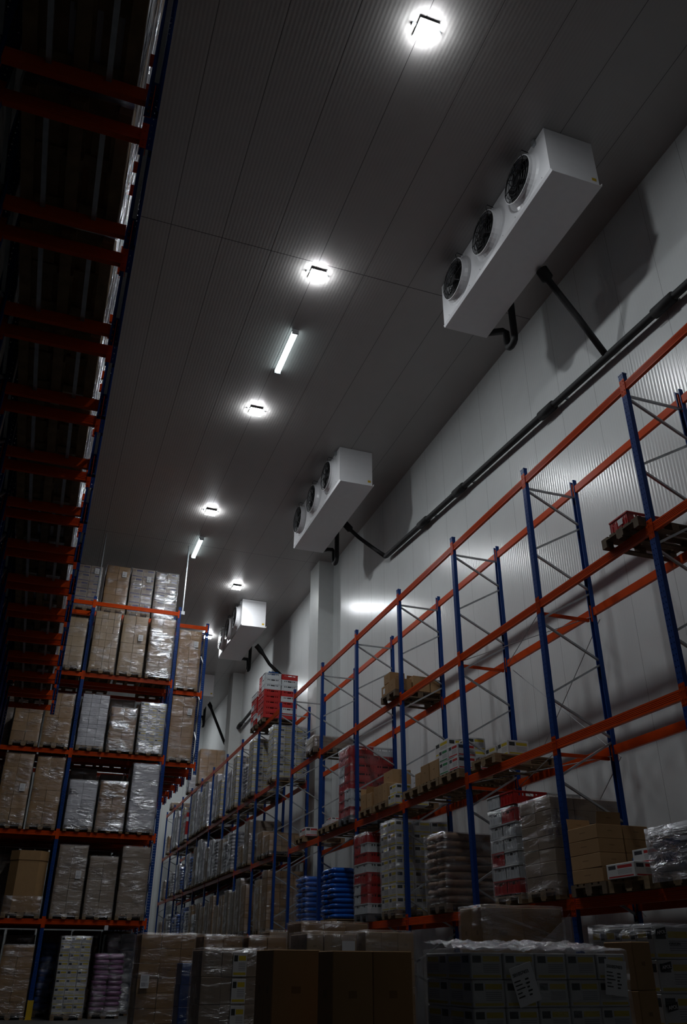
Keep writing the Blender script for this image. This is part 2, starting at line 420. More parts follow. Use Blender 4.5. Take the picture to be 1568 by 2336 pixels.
def load(label, loc, rz, W=.8, D=1.2, H=1.6, kind='brown', tiers=6, nx=2, ny=2, film='film', pallet='wood', detail=True, group=None, tag_label=False, name=None, seed=None, cat=None):
    """a wrapped pallet load: front towards local -y, base at loc; H is the height of the goods above the pallet"""
    sack = kind.endswith('sack'); crate = kind.startswith('crate')
    nm = name or ('sack_pallet' if sack else 'crate_pallet' if crate else 'carton_pallet')
    t = thing(nm, label, cat or 'pallet load', (loc[0], loc[1], loc[2]+(.003 if loc[2] > .1 else 0)), rz, group)
    zb = 0.0
    sd = seed if seed is not None else R.randint(1, 4)
    if pallet:
        po = put('wooden_pallet' if pallet != 'plastic' else 'plastic_pallet', pallet_mesh(pallet == 'old') if pallet != 'plastic' else plastic_pallet_mesh(), t)
        po.scale = (min(W/.8, 1.5), min(D/1.2, 1.2), 1); zb = .145 if pallet != 'plastic' else .151
    if sack:
        mat = M[kind]; h = H/tiers
        for k in range(tiers):
            for i in range(nx):
                for j in range(ny):
                    if detail or j == 0 or i in (0, nx-1):
                        s = put('sack', sack_mesh(W/nx*1.02, D/ny*1.0, h*1.06, mat, R.randint(1, 5)), t,
                                (-W/2+W*(i+.5)/nx+R.uniform(-.022, .022), -D/2+D*(j+.5)/ny+R.uniform(-.022, .022), zb+h*k), R.choice((0, PI)))
    elif crate:
        ch = .2 if kind != 'crate_low' else .17; n = max(1, round(H/ch)); H = n*ch
        cols = {'crate': ('red', 'white')}.get(kind, ('red', 'white'))
        for k in range(n):
            for i in range(2):
                for j in range(2):
                    c = PATTERN(k, i, j, sd)
                    put('crate', crate_mesh(.398, .598, ch-.003, M[c]), t, (-.2+.4*i, -.3+.6*j, zb+ch*k))
    elif kind == 'octabin':
        mb = MB(); a = W*.5; c = a*.45
        prof = [(-a+c, -a), (a-c, -a), (a, -a+c), (a, a-c), (a-c, a), (-a+c, a), (-a, a-c), (-a, -a+c)]
        mb.extrude(prof, (0, 0, zb), (0, 0, zb+H-.22), (1, 0, 0), (0, 1, 0))
        put('board_drum', mb.mesh('board_drum', M['kraft']), t)
        p2 = [(x*1.03, y*1.03) for x, y in prof]
        put('lid', MB().extrude(p2, (0, 0, zb+H-.25), (0, 0, zb+H), (1, 0, 0), (0, 1, 0)).mesh('lid', M['kraft']), t)
    elif detail:
        mat = M[MATOF[kind]]; h = H/tiers
        for k in range(tiers):
            for i in range(nx):
                for j in range(ny):
                    if 0 < i < nx-1 and 0 < j < ny-1 and k < tiers-1: continue
                    put('carton', chamfer_mesh(W/nx-.006, D/ny-.006, h-.003, .006, mat), t,
                        (-W/2+W*(i+.5)/nx+R.uniform(-.004, .004), -D/2+D*(j+.5)/ny+R.uniform(-.004, .004), zb+h*k), R.uniform(-.01, .01))
    else:
        put('carton_stack', carton_stack_mesh(W, D, H, tiers, nx, ny, M['printedstack' if kind == 'printed' else MATOF[kind]]), t, (0, 0, zb))
    if film:
        if kind == 'octabin': put('stretch_film', film_mesh(W*1.06, W*1.06, .5, sd, film), t, (0, 0, .05))
        else: put('stretch_film', film_mesh(W+.03, D+.03, H+zb-.05+.02, sd, film), t, (0, 0, .05))
    if tag_label:
        tz = tag_label if isinstance(tag_label, float) else .62
        put('paper_label', plate(.15, .21, M['label']), t, (W*.27, -D/2-.045, zb+H*tz))
    return t

def PATTERN(k, i, j, s):
    r = random.Random(k*131+i*17+j*53+s*1009)
    return 'red' if r.random() < .52 else 'white'

# ------------------------------------------------------------------ room
CAMZ = 1.3
XW, ZC = 8.95, 14.5
struct('floor', MB().box(-5.2, XW, -8, 52, -.1, 0), M['floor'])
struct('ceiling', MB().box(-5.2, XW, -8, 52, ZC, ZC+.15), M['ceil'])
struct('wall_right', MB().box(XW, XW+.15, -8, 52, 0, ZC), M['wall'])
struct('wall_left', MB().box(-5.35, -5.2, -8, 52, 0, ZC), M['shadewall'])
struct('wall_far', MB().box(-5.2, XW, 51.6, 51.75, 0, ZC), M['wallx'])
struct('wall_near', MB().box(-5.2, XW, -8.15, -8, 0, ZC), M['wallx'])
struct('trim_1', MB().box(8.38, XW, 26.55, 27.6, 0, ZC), M['pillar'])
struct('trim_2', MB().box(8.38, XW, 40.9, 41.9, 0, ZC), M['pillar'])

# ------------------------------------------------------------------ racking
def post_mesh(z0, z1, mat):
    """C-shaped upright, web towards local -x, open towards +x, origin at web centre foot"""
    def make():
        t = .004; w, d = .05, .07
        prof = [(0, -w), (d, -w), (d, -w+.018), (d-t, -w+.018), (d-t, -w+t), (t, -w+t), (t, w-t), (d-t, w-t), (d-t, w-.018), (d, w-.018), (d, w), (0, w)]
        return MB().extrude(prof, (0, 0, z0), (0, 0, z1), (1, 0, 0), (0, 1, 0)).mesh('post', mat)
    return cached(('post', round(z0, 2), round(z1, 2), mat.name), make)
def beam_mesh(L, hgt=.13, wid=.05):
    """box beam with rolled grooves on its outer face (-y local), along +x local from 0..L, top at z=0"""
    def make():
        h = hgt; g = .0035; prof = [(0, -h)]
        for k in (.24, .41, .58, .75): z = -h+h*k; prof += [(0, z-.006), (g, z-.002), (g, z+.002), (0, z+.006)]
        prof += [(0, 0), (wid, 0), (wid, -h)]
        return MB().extrude(prof, (0, 0, 0), (L, 0, 0), (0, 1, 0), (0, 0, 1)).mesh('beam', M['orange'])
    return cached(('beam', round(L, 3), hgt, wid), make)
def connector_mesh():
    def make():
        mb = MB()
        mb.box(-.052, -.046, -.006, .062, -.22, .06)          # plate gripping the flank of the post
        mb.box(-.052, .0, -.010, -.003, -.22, .06)            # leaf on its front
        for z in (-.19, -.13, -.03, .03): mb.tube([(-.026, -.011, z), (-.026, -.016, z)], .009, 8)
        return mb.mesh('beam_connector', M['orange'])
    return cached('conn', make)
def beam(parent, p, rz, L, mirror=False, conn=True, hgt=.13):
    """beam between two posts; p is the top front corner of the start (post centre line), rz its heading"""
    g = .052
    b = put('beam', beam_mesh(round(L-2*g, 3), hgt), parent, p, rz)
    b.location = Vector(p) + Matrix.Rotation(rz, 3, 'Z') @ Vector((g, 0, 0))
    if conn:
        cm = connector_mesh()
        put('beam_connector', cm, b, (0, 0, 0))
        c = put('beam_connector', cm, b, (L-2*g, 0, 0)); c.scale = (-1, 1, 1)
    return b
def brace(parent, p, q, name='brace', r=.035):
    return put(name, MB().bar(p, q, r, .03).mesh('brace', M['galv']), parent)

ZL = {1: 8.71, 2: 6.41, 3: 4.20, 4: 2.09}       # tops of the beams, right rack
XF, XR = 6.98, 8.04                             # outer faces of front and rear posts
def brace_frame(parent, y, ztop):
    brace(parent, (XF+.06, y, ztop-.06), (XR-.06, y, ztop-.06))
    z, front = ztop-.10, True
    while z > .9:
        z2 = z-.55; a, b = ((XF+.06), (XR-.06)) if front else ((XR-.06), (XF+.06))
        brace(parent, (a, y, z), (b, y, z2)); z = z2-.10 if not front else z2-.02; front = not front
def right_rack(name, label, ys, skip_beams=(), ties=()):
    t = thing(name, label, 'pallet rack', (XF, ys[0], 0), 0)
    off = Vector((XF, ys[0], 0))
    h = bpy.data.objects.new('tmp', None)
    for y in ys:
        for x, rz in ((XF, 0), (XR, PI)):
            ztop = 8.86 if x == XF else 8.84
            p = put('post', post_mesh(0, ztop, M['blue']), t, Vector((x, y, 0))-off, rz)
            put('foot_plate', cached('fp', lambda: MB().box(-.02, .12, -.08, .08, 0, .008).mesh('foot_plate', M['galv'])), p)
            if x == XF: put('post_cap', cached('cap', lambda: MB().box(-.004, .074, -.054, .054, 0, .02).mesh('post_cap', M['bluep'])), p, (0, 0, ztop))
    for y in ys:
        class P: pass
        tmp = []
        n0 = len(COL.objects)
        brace_frame_rel(t, off, y)
    for i in range(len(ys)-1):
        for lv, z in ZL.items():
            if (i, lv) in skip_beams: continue
            L = ys[i+1]-ys[i]
            beam(t, Vector((XF+.010, ys[i+1], z))-off, -PI/2, L)
            beam(t, Vector((XR-.010, ys[i], z))-off, PI/2, L)
    for i, lv in ties:
        put('row_spacer', MB().box(XF+.07, XR-.07, ys[i]+.06, ys[i]+.10, ZL[lv]-.20, ZL[lv]-.15).mesh('row_spacer', M['orange']), t, -off)
    return t
def brace_frame_rel(t, off, y):
    a, b = XF+.05-off.x, XR-.05-off.x; yy = y-off.y
    zt = 8.5
    brace(t, (a, yy, zt), (b, yy, zt))
    z, fr = 8.46, True
    while z > 1.0:
        z2 = z-.50 if fr else z-.55
        p, q = (a, b) if fr else (b, a)
        brace(t, (p, yy, z), (q, yy, z2))
        z = z2-.08; fr = not fr
Y1 = [7.71+2.8*i for i in range(-2, 7)]             # 2.11 .. 24.51
rr1 = right_rack('pallet_rack', 'long blue and orange pallet rack along the right wall, near run before the wall pillar', Y1,
                 ties=((3, 2), (3, 3), (4, 2), (4, 3)))
# two thin bracing rods crossed behind the open bay, and tie rods over it
o1 = Vector((XF, Y1[0], 0))
for p, q in (((8.13, 13.31, 6.24), (8.13, 10.51, 4.05)), ((8.13, 10.51, 6.25), (8.13, 13.31, 4.05)),
             ((8.13, 13.31, 4.05), (8.13, 10.51, 1.9)), ((8.13, 10.51, 4.05), (8.13, 13.31, 1.9)),
             ((7.05, 13.31, 6.30), (7.97, 10.51, 6.27)), ((7.05, 10.51, 6.30), (7.97, 13.31, 6.27)),
             ((7.05, 13.31, 4.08), (7.97, 10.51, 4.05)), ((7.05, 10.51, 4.08), (7.97, 13.31, 4.05))):
    put('bracing_rod', MB().tube([p, q], .007, 6).mesh('bracing_rod', M['galv']), rr1, -o1)
Y2 = [26.13, 28.92, 31.52, 34.22, 36.96, 39.64, 42.24, 44.82, 47.40, 50.01]
rr2 = right_rack('pallet_rack', 'long blue and orange pallet rack along the right wall, far run beyond the wall pillar', Y2)

# ------------------------------------------------------------------ left racking
LL = {1: 2.37, 2: 4.65, 3: 6.95, 4: 9.37, 5: 11.79}
YA = 26.62
def ybeams(t, off, x0, x1, yf, yr, z, conn=True):
    beam(t, Vector((x0, yf+.005, z))-off, 0, x1-x0, conn=conn)
    beam(t, Vector((x1, yr-.005, z))-off, PI, x1-x0, conn=conn)
def yposts(t, off, x, yf, yr, z0, z1, feet=True):
    for y, rz in ((yf, PI/2), (yr, -PI/2)):
        p = put('post', post_mesh(z0, z1, M['blue']), t, Vector((x, y, 0))-off, rz)
        if feet: put('foot_plate', CACHE['fp'], p)
    z, s = z1-.25, 1
    a, b = yf+.06, yr-.06
    brace(t, Vector((x, a, z+.06))-off, Vector((x, b, z+.06))-off)
    while z > z0+.75:
        p, q = (a, b) if s > 0 else (b, a)
        brace(t, Vector((x, p, z))-off, Vector((x, q, z-.62))-off); z -= .68; s = -s
# front row of the left block
off = Vector((.656, YA, 0))
lf = thing('pallet_rack', 'blue and orange pallet rack facing the camera at left, front row with full shelves', 'pallet rack', off)
for x in (-4.95, -2.15, .656, 3.463): yposts(lf, off, x, YA, YA+1.0, 0, 11.98)
for a, b in ((-4.95, -2.15), (-2.15, .656), (.656, 3.463)):
    for z in LL.values(): ybeams(lf, off, a, b, YA, YA+1.0, z)
# second row behind it, with the one-pallet bay that bridges the walkway
YB = 27.96
off2 = Vector((3.46, YB, 0))
lb = thing('pallet_rack', 'second row of the left racking, its single-pallet end bay protruding past the first', 'pallet rack', off2)
for x in (-2.15, .656, 3.463): yposts(lb, off2, x, YB, YB+1.0, 0, 11.89)
yposts(lb, off2, 4.68, YB, YB+1.0, 6.75, 12.02, False)
for a, b in ((-2.15, .656), (.656, 3.463)):
    for z in LL.values(): ybeams(lb, off2, a, b, YB, YB+1.0, z+.12 if z > 11 else z, z < 11)
for z in (7.09, 9.49, 11.90): ybeams(lb, off2, 3.463, 4.68, YB, YB+1.0, z)
# further rows over the walkway: only their undersides show
ORD = ['first', 'second', 'third', 'fourth', 'fifth', 'sixth', 'seventh', 'eighth', 'ninth', 'tenth', 'eleventh', 'twelfth', 'thirteenth', 'fourteenth', 'fifteenth']
def overhead_row(x0, x1, yf, yr, z0, levels, ztop, label, bars=True, name='pallet_rack'):
    off = Vector((x0, yf, 0))
    t = thing(name, label, 'pallet rack', off)
    yposts(t, off, x0, yf, yr, 0, ztop)
    yposts(t, off, x1, yf, yr, z0-.22, ztop, False)
    for z in levels: ybeams(t, off, x0, x1, yf, yr, z)
    if bars:
        for u in (.32, .70):
            x = x0+(x1-x0)*u
            put('support_bar', MB().box(x-.02, x+.02, yf+.05, yr-.05, z0-.045, z0-.004).mesh('support_bar', M['galv']), t, -off)
    return t
for k in range(8):
    y = YB+1.35*(k+1)
    overhead_row(3.463, 4.68, y, y+1.06, 7.05, (7.05, 9.45), 9.7, 'rack row bridging the walkway behind the left block, %s behind the protruding end bay' % ORD[k], False)
    if k == 0:
        o3 = Vector((3.463, y, 0)); t3 = [o for o in COL.objects if o.name.startswith('pallet_rack')][-1]
        for x in (-2.15, .656): yposts(t3, o3, x, y, y+1.06, 0, 9.7)
        for a, b in ((-2.15, .656), (.656, 3.463)):
            for z in (2.37, 4.65, 7.05): ybeams(t3, o3, a, b, y, y+1.06, z)
        for lv, z in ((0, 0), (1, 2.37), (2, 4.65)):
            for x, nm in ((-1.60, 'leftmost'), (-.74, 'second'), (.13, 'third'), (1.18, 'fourth'), (2.06, 'fifth'), (2.94, 'sixth')):
                load('shaded load deep in the third left rack row, %s level, %s from the left' % (('floor', 'lowest', 'second')[lv], nm), (x, y+.53, z), 0, H=(2.03 if lv == 0 else 1.92), kind='taupe' if (x < 0) else 'brown', detail=False)
    load('dark wrapped load bridging the walkway, on the %s rack row behind the protruding end bay' % ORD[k], (4.07, y+.53, 7.05), 0, H=1.9, kind='brown', detail=False, group=None)
# near rows over the camera
FL = [4.30+1.35*n for n in range(-1, 14)]
for k in range(14):
    yf, yr = FL[k]+.14, FL[k+1]-.14
    overhead_row(-1.15, -.052, yf, yr, 6.95, (6.95, 9.37, 11.79), 12.0, 'dark overhead rack row bay at upper left, %s from the camera' % ORD[k])
    ym = (yf+yr)/2
    kd = R.choice(('brown', 'taupe', 'whitebox' if False else 'white', 'brown'))
    for lv, z, nm in ((3, 6.95, 'lowest'), (4, 9.37, 'middle'), (5, 11.79, 'top')):
        hh = 1.9 if lv < 5 else 1.6
        load('film-wrapped load on the %s level of the %s overhead rack row from the camera' % (nm, ORD[k]), (-.585, ym, z), 0, H=hh-R.choice((0, 0, .15, .3)),
             kind=R.choice(('brown', 'taupe', 'white', 'brown')), tiers=6, detail=False, film='silver', pallet='wood' if R.random() < .6 else 'old')

# galvanised poles from the rack tops to the ceiling
for x, nm in ((.69, 'left of two thin steel poles rising from the left racking to the ceiling'), (3.60, 'right of two thin steel poles rising from the left racking to the ceiling')):
    mb = MB(); mb.box(x-.025, x+.025, 27.0, 27.012, 11.9, ZC); mb.box(x-.025, x-.013, 27.0, 27.04, 11.9, ZC)
    o = tag(put('ceiling_pole', mb.mesh('ceiling_pole', M['galv'])), nm, 'pole')
    put('base_clamp', MB().box(x-.08, x+.08, 26.97, 27.08, 11.86, 11.98).mesh('base_clamp', M['galv']), o)
# yellow post guard and white sensor box
pg = MB()
prof = [(-.075, -.06), (.075, -.06), (.075, .10), (.062, .10), (.062, -.047), (-.062, -.047), (-.062, .10), (-.075, .10)]
pg.extrude(prof, (.656, YA-.12, 0), (.656, YA-.12, .44), (1, 0, 0), (0, 1, 0))
g = tag(put('post_guard', pg.mesh('post_guard', M['yellow'])), 'yellow steel guard at the foot of the blue front post, lower left', 'post guard')
put('guard_foot', MB().box(.656-.095, .656+.095, YA-.22, YA-.02, 0, .012).mesh('guard_foot', M['yellow']), g)
sb = tag(put('sensor_box', chamfer_mesh(.11, .08, .13, .012, M['paper']), None, (2.36, YA+.02, 2.105)), 'small white box hanging under the lowest orange beam of the left rack', 'sensor')

# ------------------------------------------------------------------ loads, left block (front at YA-.1)
Yf = YA-.1+.6
def lload(x, lv, H, kind, tiers, desc, pos, **k):
    z = {0: 0, **LL}[lv]
    nm = {0: 'floor', 1: 'lowest', 2: 'second', 3: 'third', 4: 'fourth'}[lv]
    return load('%s, left rack front, %s level, %s' % (desc, nm, pos), (x, Yf+k.pop('dy', 0), z), R.uniform(-.012, .012), H=H-.145, kind=kind, tiers=tiers, **k)
lload(.15, 4, 1.75, 'tan', 5, 'tall pale carton load', 'left of its front post', nx=2)
lload(1.16, 4, 2.06, 'tan', 8, 'tall pale carton load', 'first right of the post', nx=4)
lload(2.05, 4, 2.04, 'tan', 6, 'tall carton load with bright film patches', 'middle of three', tag_label=.55)
lload(2.95, 4, 2.06, 'tan', 7, 'tall shiny carton load', 'third beside the end post', film='silver')
lload(-.72, 3, 1.25, 'brown', 4, 'low brown carton load', 'second left of the post')
lload(.14, 3, 1.66, 'brown', 4, 'wide brown carton load', 'first left of the post')
lload(1.17, 3, 1.72, 'white', 12, 'white load of many thin layers', 'first right of the post', nx=3)
lload(2.06, 3, 1.38, 'brown', 5, 'brown carton load under crinkled film', 'middle of three', film='silver')
lload(2.95, 3, 1.62, 'printed', 8, 'white and yellow printed carton load', 'third beside the end post', film='silver', nx=3)
lload(-.74, 2, 2.06, 'brown', 5, 'brown carton load with paper label', 'second left of the post', tag_label=.45)
lload(.15, 2, 2.02, 'brown', 6, 'tall brown carton load', 'first left of the post')
lload(1.18, 2, 1.42, 'white', 7, 'white carton load with handle holes', 'first right of the post', nx=2, film='silver')
lload(2.06, 2, 1.45, 'brown', 6, 'brown carton load under very shiny film', 'middle of three', film='silver')
lload(2.95, 2, 2.02, 'whiteyellow' if False else 'white', 7, 'tall white load with shiny bands', 'third beside the end post', film='silver', nx=1)
lload(.02, 1, 1.72, 'octabin', 1, 'big brown octagonal board drum', 'left of the post', W=1.0, D=1.0, ny=1, dy=-.05)
lload(1.17, 1, 1.90, 'taupe', 6, 'brown-grey load with a paper label', 'first right of the post', tag_label=.5, nx=2)
lload(2.05, 1, 1.63, 'taupe', 5, 'shorter brown-grey carton load', 'middle of three', nx=2)
lload(2.95, 1, 1.93, 'taupe', 6, 'brown-grey carton load with clean bands', 'third beside the end post', nx=1)
lload(.14, 0, 1.72, 'brown', 6, 'brown load with slanting film streaks', 'left of the yellow guard')
lload(1.58, 0, 1.93, 'printed', 9, 'white and yellow printed carton load', 'right of the yellow guard', nx=3, dy=-.5)
lload(2.56, 0, 1.52, 'pinksack', 11, 'violet sack load under shiny film', 'right of the printed cartons', nx=2, ny=2, film='film', pallet='old')
# row behind
Yb = YB-.1+.6
def bload(x, z, H, kind, tiers, label, **k):
    return load(label, (x, Yb, z), R.uniform(-.003, .003), H=H-.145, kind=kind, tiers=tiers, **k)
bload(.38, 11.91, 1.68, 'bluebox', 5, 'wrapped load with violet bands on top of the left rack, left of the thin pole', film='film', tag_label=.8)
bload(1.33, 11.91, 1.80, 'brown', 6, 'brown load with white labels on top of the left rack, right of the thin pole', tag_label=.75)
bload(2.19, 11.91, 1.82, 'bluebox', 5, 'wrapped load with violet bands on top of the left rack, between two others', tag_label=.7)
bload(3.05, 11.91, 1.80, 'bluebox', 6, 'wrapped load with a dazzling film highlight on top of the left rack', film='silver')
bload(1.18, 4.65, 2.0, 'taupe', 6, 'shaded load standing behind the short white load on the second beam level', detail=False)
bload(2.10, 4.65, 1.9, 'taupe', 6, 'shaded load standing behind the short shiny brown load on the second beam level', detail=False)
bload(2.08, 6.95, 2.0, 'taupe', 6, 'shaded load standing behind the short brown load on the third beam level', detail=False)
bload(2.95, 0, 2.05, 'greysack', 9, 'grey sack load in the dark behind the violet sacks', detail=False, film='silver')
bload(1.16, 0, 1.8, 'bluesack', 10, 'blue sack load in the dark behind the blue front post', detail=False)
for lv, z in ((0, 0), (1, 2.37), (2, 4.65), (3, 6.95), (4, 9.37)):
    for x, nm in ((-1.62, 'far left'), (-.74, 'left'), (.15, 'beside the post')):
        bload(x, z, R.choice((1.7, 1.9, 2.0)), R.choice(('brown', 'taupe')), 6, 'shaded load in the second left rack row, %s level, %s' % (('floor', 'lowest', 'second', 'third', 'fourth')[lv], nm), detail=False)
for lv, z in ((1, 2.37), (3, 6.95), (4, 9.37)):
    for x, nm in ((1.17, 'first right of the post'), (2.95, 'near the end')):
        bload(x, z, 1.9, 'brown', 6, 'shaded load in the second left rack row, %s level, %s' % (('floor', 'lowest', 'second', 'third', 'fourth')[lv], nm), detail=False)
load('brown carton load with two labels in the protruding end bay, lower level', (4.09, Yb, 7.09), 0, H=2.02, kind='brown', tiers=6, tag_label=.7)
load('brown carton load with two labels in the protruding end bay, upper level', (4.09, Yb, 9.49), 0, H=2.0, kind='brown', tiers=6, tag_label=.7)

# ------------------------------------------------------------------ loads, right rack
XL = 6.88+.6
def rload(y1, y0, lv, H, kind, tiers, label, x=XL, **k):
    """aisle face from y0 (near) to y1 (far)"""
    k.setdefault('W', min(max(y1-y0, .5), 1.0))
    return load(label, (x, (y0+y1)/2, ZL[lv]), -PI/2+R.uniform(-.015, .015), H=H-.145, kind=kind, tiers=tiers, **k)
rload(12.44, 11.62, 4, 1.36, 'crate', 1, 'wrapped red and white crate stack on the lowest right shelf, beside the grey load', W=.8, film='clearfilm', seed=1)
rload(11.48, 10.64, 4, 1.34, 'taupe', 7, 'grey-brown wrapped load on the lowest right shelf, beside the red crates', film='film', W=.82, ny=3)
rload(14.94, 14.14, 4, 1.28, 'papersack', 9, 'brown paper sack load under loose film on the lowest right shelf', W=.8, nx=2, ny=2, film='film', pallet='old')
rload(17.15, 16.32, 4, 1.80, 'printed', 7, 'tall dim printed carton load on the lowest right shelf, beside the white crates', W=.8, nx=2, ny=3)
rload(18.73, 17.93, 4, 1.78, 'crate', 1, 'tall red and white crate stack on the lowest right shelf, beside blue sacks', W=.8, film='clearfilm', pallet='plastic', seed=2)
rload(21.10, 20.25, 4, 1.25, 'bluesack', 10, 'bright blue sack load on the lowest right shelf, beside the white crates', W=.86, nx=2, ny=2, film=None)
rload(23.30, 22.45, 4, 1.22, 'bluesack', 9, 'dark blue sack load on the lowest right shelf, farther from the white crates', W=.84, nx=2, ny=2, film='clearfilm')
rload(19.80, 19.02, 3, 1.65, 'crate', 1, 'stack of red and white crates on the second right shelf, behind a blue post', W=.8, film='clearfilm', pallet='plastic', seed=3)
rload(22.72, 21.90, 2, .44, 'taupe', 2, 'flat wrapped load on a pallet, alone on the third right shelf near the pillar', W=.8, ny=2, pallet='old')
# loose goods on open pallets
def pallet_at(y, lv, label, x=XL, old=False, rz=-PI/2, z=None, tilt=0.0):
    o = put('wooden_pallet', pallet_mesh(old), None, (x, y, ZL[lv]+.003 if z is None else z), rz+R.uniform(-.02, .02)); return tag(o, label, 'pallet')
def box_at(x, y, z, w, d, h, kind, label, rz=-PI/2, name='carton', group=None, flap=False, jit=.03):
    mat = M[{'brown': 'brown', 'tan': 'tan', 'white': 'whitebox', 'printed': 'printed', 'redprint': 'redprint', 'greenprint': 'greenprint', 'taupe': 'taupe'}[kind]]
    o = tag(put(name, chamfer_mesh(w, d, h, .005, mat), None, (x, y, z), rz+R.uniform(-jit, jit)), label, 'carton', group)
    if flap:
        for s in (-1, 1):
            mb = MB().bar((s*w*.48, -d*.45, h), (s*(w*.48+.10), -d*.45, h+.12), d*.9, .006, (0, 0, 1))
            mb = MB(); a = s*w*.49; b = s*(w*.49-.03)
            mb.v = [(a, -d*.48, h-.004), (a, d*.48, h-.004), (b+s*.06, d*.46, h+.15), (b+s*.06, -d*.46, h+.15),
                    (a-s*.006, -d*.48, h-.004), (a-s*.006, d*.48, h-.004), (b+s*.054, d*.46, h+.15), (b+s*.054, -d*.46, h+.15)]
            mb.f = [(0, 1, 2, 3), (4, 7, 6, 5), (0, 3, 7, 4), (1, 5, 6, 2), (3, 2, 6, 7), (0, 4, 5, 1)]
            put('flap', mb.mesh('flap', mat), o)
    return o
PT = .1485
# red crate on its pallet, top right
pallet_at(8.20, 2, 'weathered wooden pallet under the single red crate on the high right shelf', old=True)
cr = tag(put('crate', crate_mesh(.4, .6, .2, M['red']), None, (7.22, 8.22, ZL[2]+PT), -PI/2), 'single red plastic crate on a pallet on the high right shelf', 'crate')
put('paper_label', plate(.10, .09, M['paper']), cr, (.04, -.307, .055))
# brown cartons high in the fourth bay
pallet_at(16.58, 2, 'weathered wooden pallet under brown cartons on the third right shelf', old=True)
grp = 'brown cartons high on the third right shelf'
for k, (x, y, w, d, h, z, lab, fl) in enumerate((
    (7.10, 16.78, .40, .40, .24, 0, 'brown carton with a paper label, aisle side of the high right pallet, far corner', False),
    (7.10, 16.38, .36, .40, .26, 0, 'brown carton at the aisle side of the high right pallet, next to the blue post', False),
    (7.52, 16.76, .40, .40, .30, 0, 'brown carton in the middle of the high right pallet, far side', True),
    (7.52, 16.36, .38, .40, .34, 0, 'tall brown carton in the middle of the high right pallet, near side', False),
    (7.92, 16.78, .40, .36, .30, 0, 'brown carton at the wall end of the high right pallet, far side', False),
    (7.92, 16.36, .38, .36, .30, 0, 'brown carton at the wall end of the high right pallet, near side', False),
    (7.11, 16.72, .36, .36, .22, .275, 'small brown carton stacked on the far corner of the high right pallet', False))):
    o = box_at(x, y, ZL[2]+PT+z, w, d, h, 'brown', lab, group=grp, flap=fl)
    if k == 0: put('paper_label', plate(.1, .12, M['paper']), o, (-.05, -.2, .06))
# second shelf (level 3), bays left to right in the picture
z3 = ZL[3]+PT
pallet_at(21.14, 3, 'wooden pallet with flat white boxes on the second right shelf, left of the crate stack')
box_at(7.15, 21.28, z3, .40, .30, .12, 'white', 'flat white box on the pallet left of the crate stack, far corner')
box_at(7.13, 20.86, z3, .36, .34, .10, 'white', 'flat white box on the pallet left of the crate stack, near corner')
box_at(7.20, 21.10, z3+.122, .40, .3, .11, 'redprint', 'flat printed box lying on a white box left of the crate stack')
pallet_at(20.30, 3, 'empty-looking low pallet beside the crate stack on the second right shelf')
box_at(7.25, 20.3, z3, .5, .4, .08, 'tan', 'flat pale sheet pack on the pallet beside the crate stack')
pallet_at(23.15, 3, 'wooden pallet with one red-printed box on the second right shelf, before the pillar')
box_at(7.12, 23.0, z3, .60, .36, .22, 'redprint', 'white box with red print alone on a pallet before the pillar')
pallet_at(18.05, 3, 'wooden pallet under open brown cartons, second right shelf, beside the crate stack')
g1 = 'brown cartons beside the crate stack on the second right shelf'
box_at(7.10, 18.25, z3, .34, .36, .34, 'brown', 'brown carton with raised flaps beside the stack of red and white crates', group=g1, flap=True)
box_at(7.50, 18.2, z3, .4, .4, .36, 'brown', 'brown carton behind the flap carton beside the crate stack', group=g1)
box_at(7.08, 17.86, z3, .30, .34, .30, 'brown', 'brown carton on the near half of the pallet beside the crate stack', group=g1)
pallet_at(17.15, 3, 'wooden pallet under upright brown cartons, second right shelf, middle of its bay')
box_at(7.08, 17.42, z3, .24, .36, .36, 'brown', 'upright brown carton, farther of the aisle-side row in the middle pallet', group=g1)
box_at(7.08, 17.17, z3, .24, .36, .36, 'brown', 'upright brown carton, middle of the aisle-side row in the middle pallet', group=g1)
box_at(7.08, 16.92, z3, .24, .36, .36, 'brown', 'upright brown carton, nearer of the aisle-side row in the middle pallet', group=g1)
box_at(7.30, 17.15, z3+.363, .55, .42, .30, 'brown', 'larger brown carton with a label lying across the upright cartons', group=g1)
box_at(7.55, 17.15, z3, .55, .42, .36, 'brown', 'brown carton hidden behind the upright carton row', group=g1)
pallet_at(16.30 - .0, 3, 'wooden pallet under white printed boxes behind the fourth blue post') if False else None
g2 = 'white printed boxes on the second right shelf'
box_at(7.06, 16.52, z3-PT+.0, .36, .34, .20, 'printed', 'white printed box low at the aisle edge beside the blue post', group=g2)
box_at(7.46, 16.52, z3-PT, .36, .40, .22, 'printed', 'white printed box behind the low box beside the blue post', group=g2)
box_at(7.10, 16.52, z3-PT+.206, .36, .34, .20, 'printed', 'white printed box stacked on the low box beside the blue post', group=g2)
pallet_at(15.50, 3, 'wooden pallet with one small carton, second right shelf, right of the blue post')
box_at(7.20, 15.62, z3, .34, .36, .26, 'white', 'small white box on the pallet just right of the fourth blue post', group=g2)
box_at(7.02, 15.18, z3, .26, .24, .24, 'brown', 'small brown carton at the pallet corner right of the fourth blue post')
pallet_at(14.65, 3, 'wooden pallet under two big brown cartons and printed boxes on the second right shelf')
box_at(7.04, 14.83, z3, .38, .30, .33, 'brown', 'big brown carton at the aisle edge below the printed boxes, farther one')
box_at(7.04, 14.42, z3, .38, .30, .33, 'brown', 'big brown carton at the aisle edge below the printed boxes, nearer one')
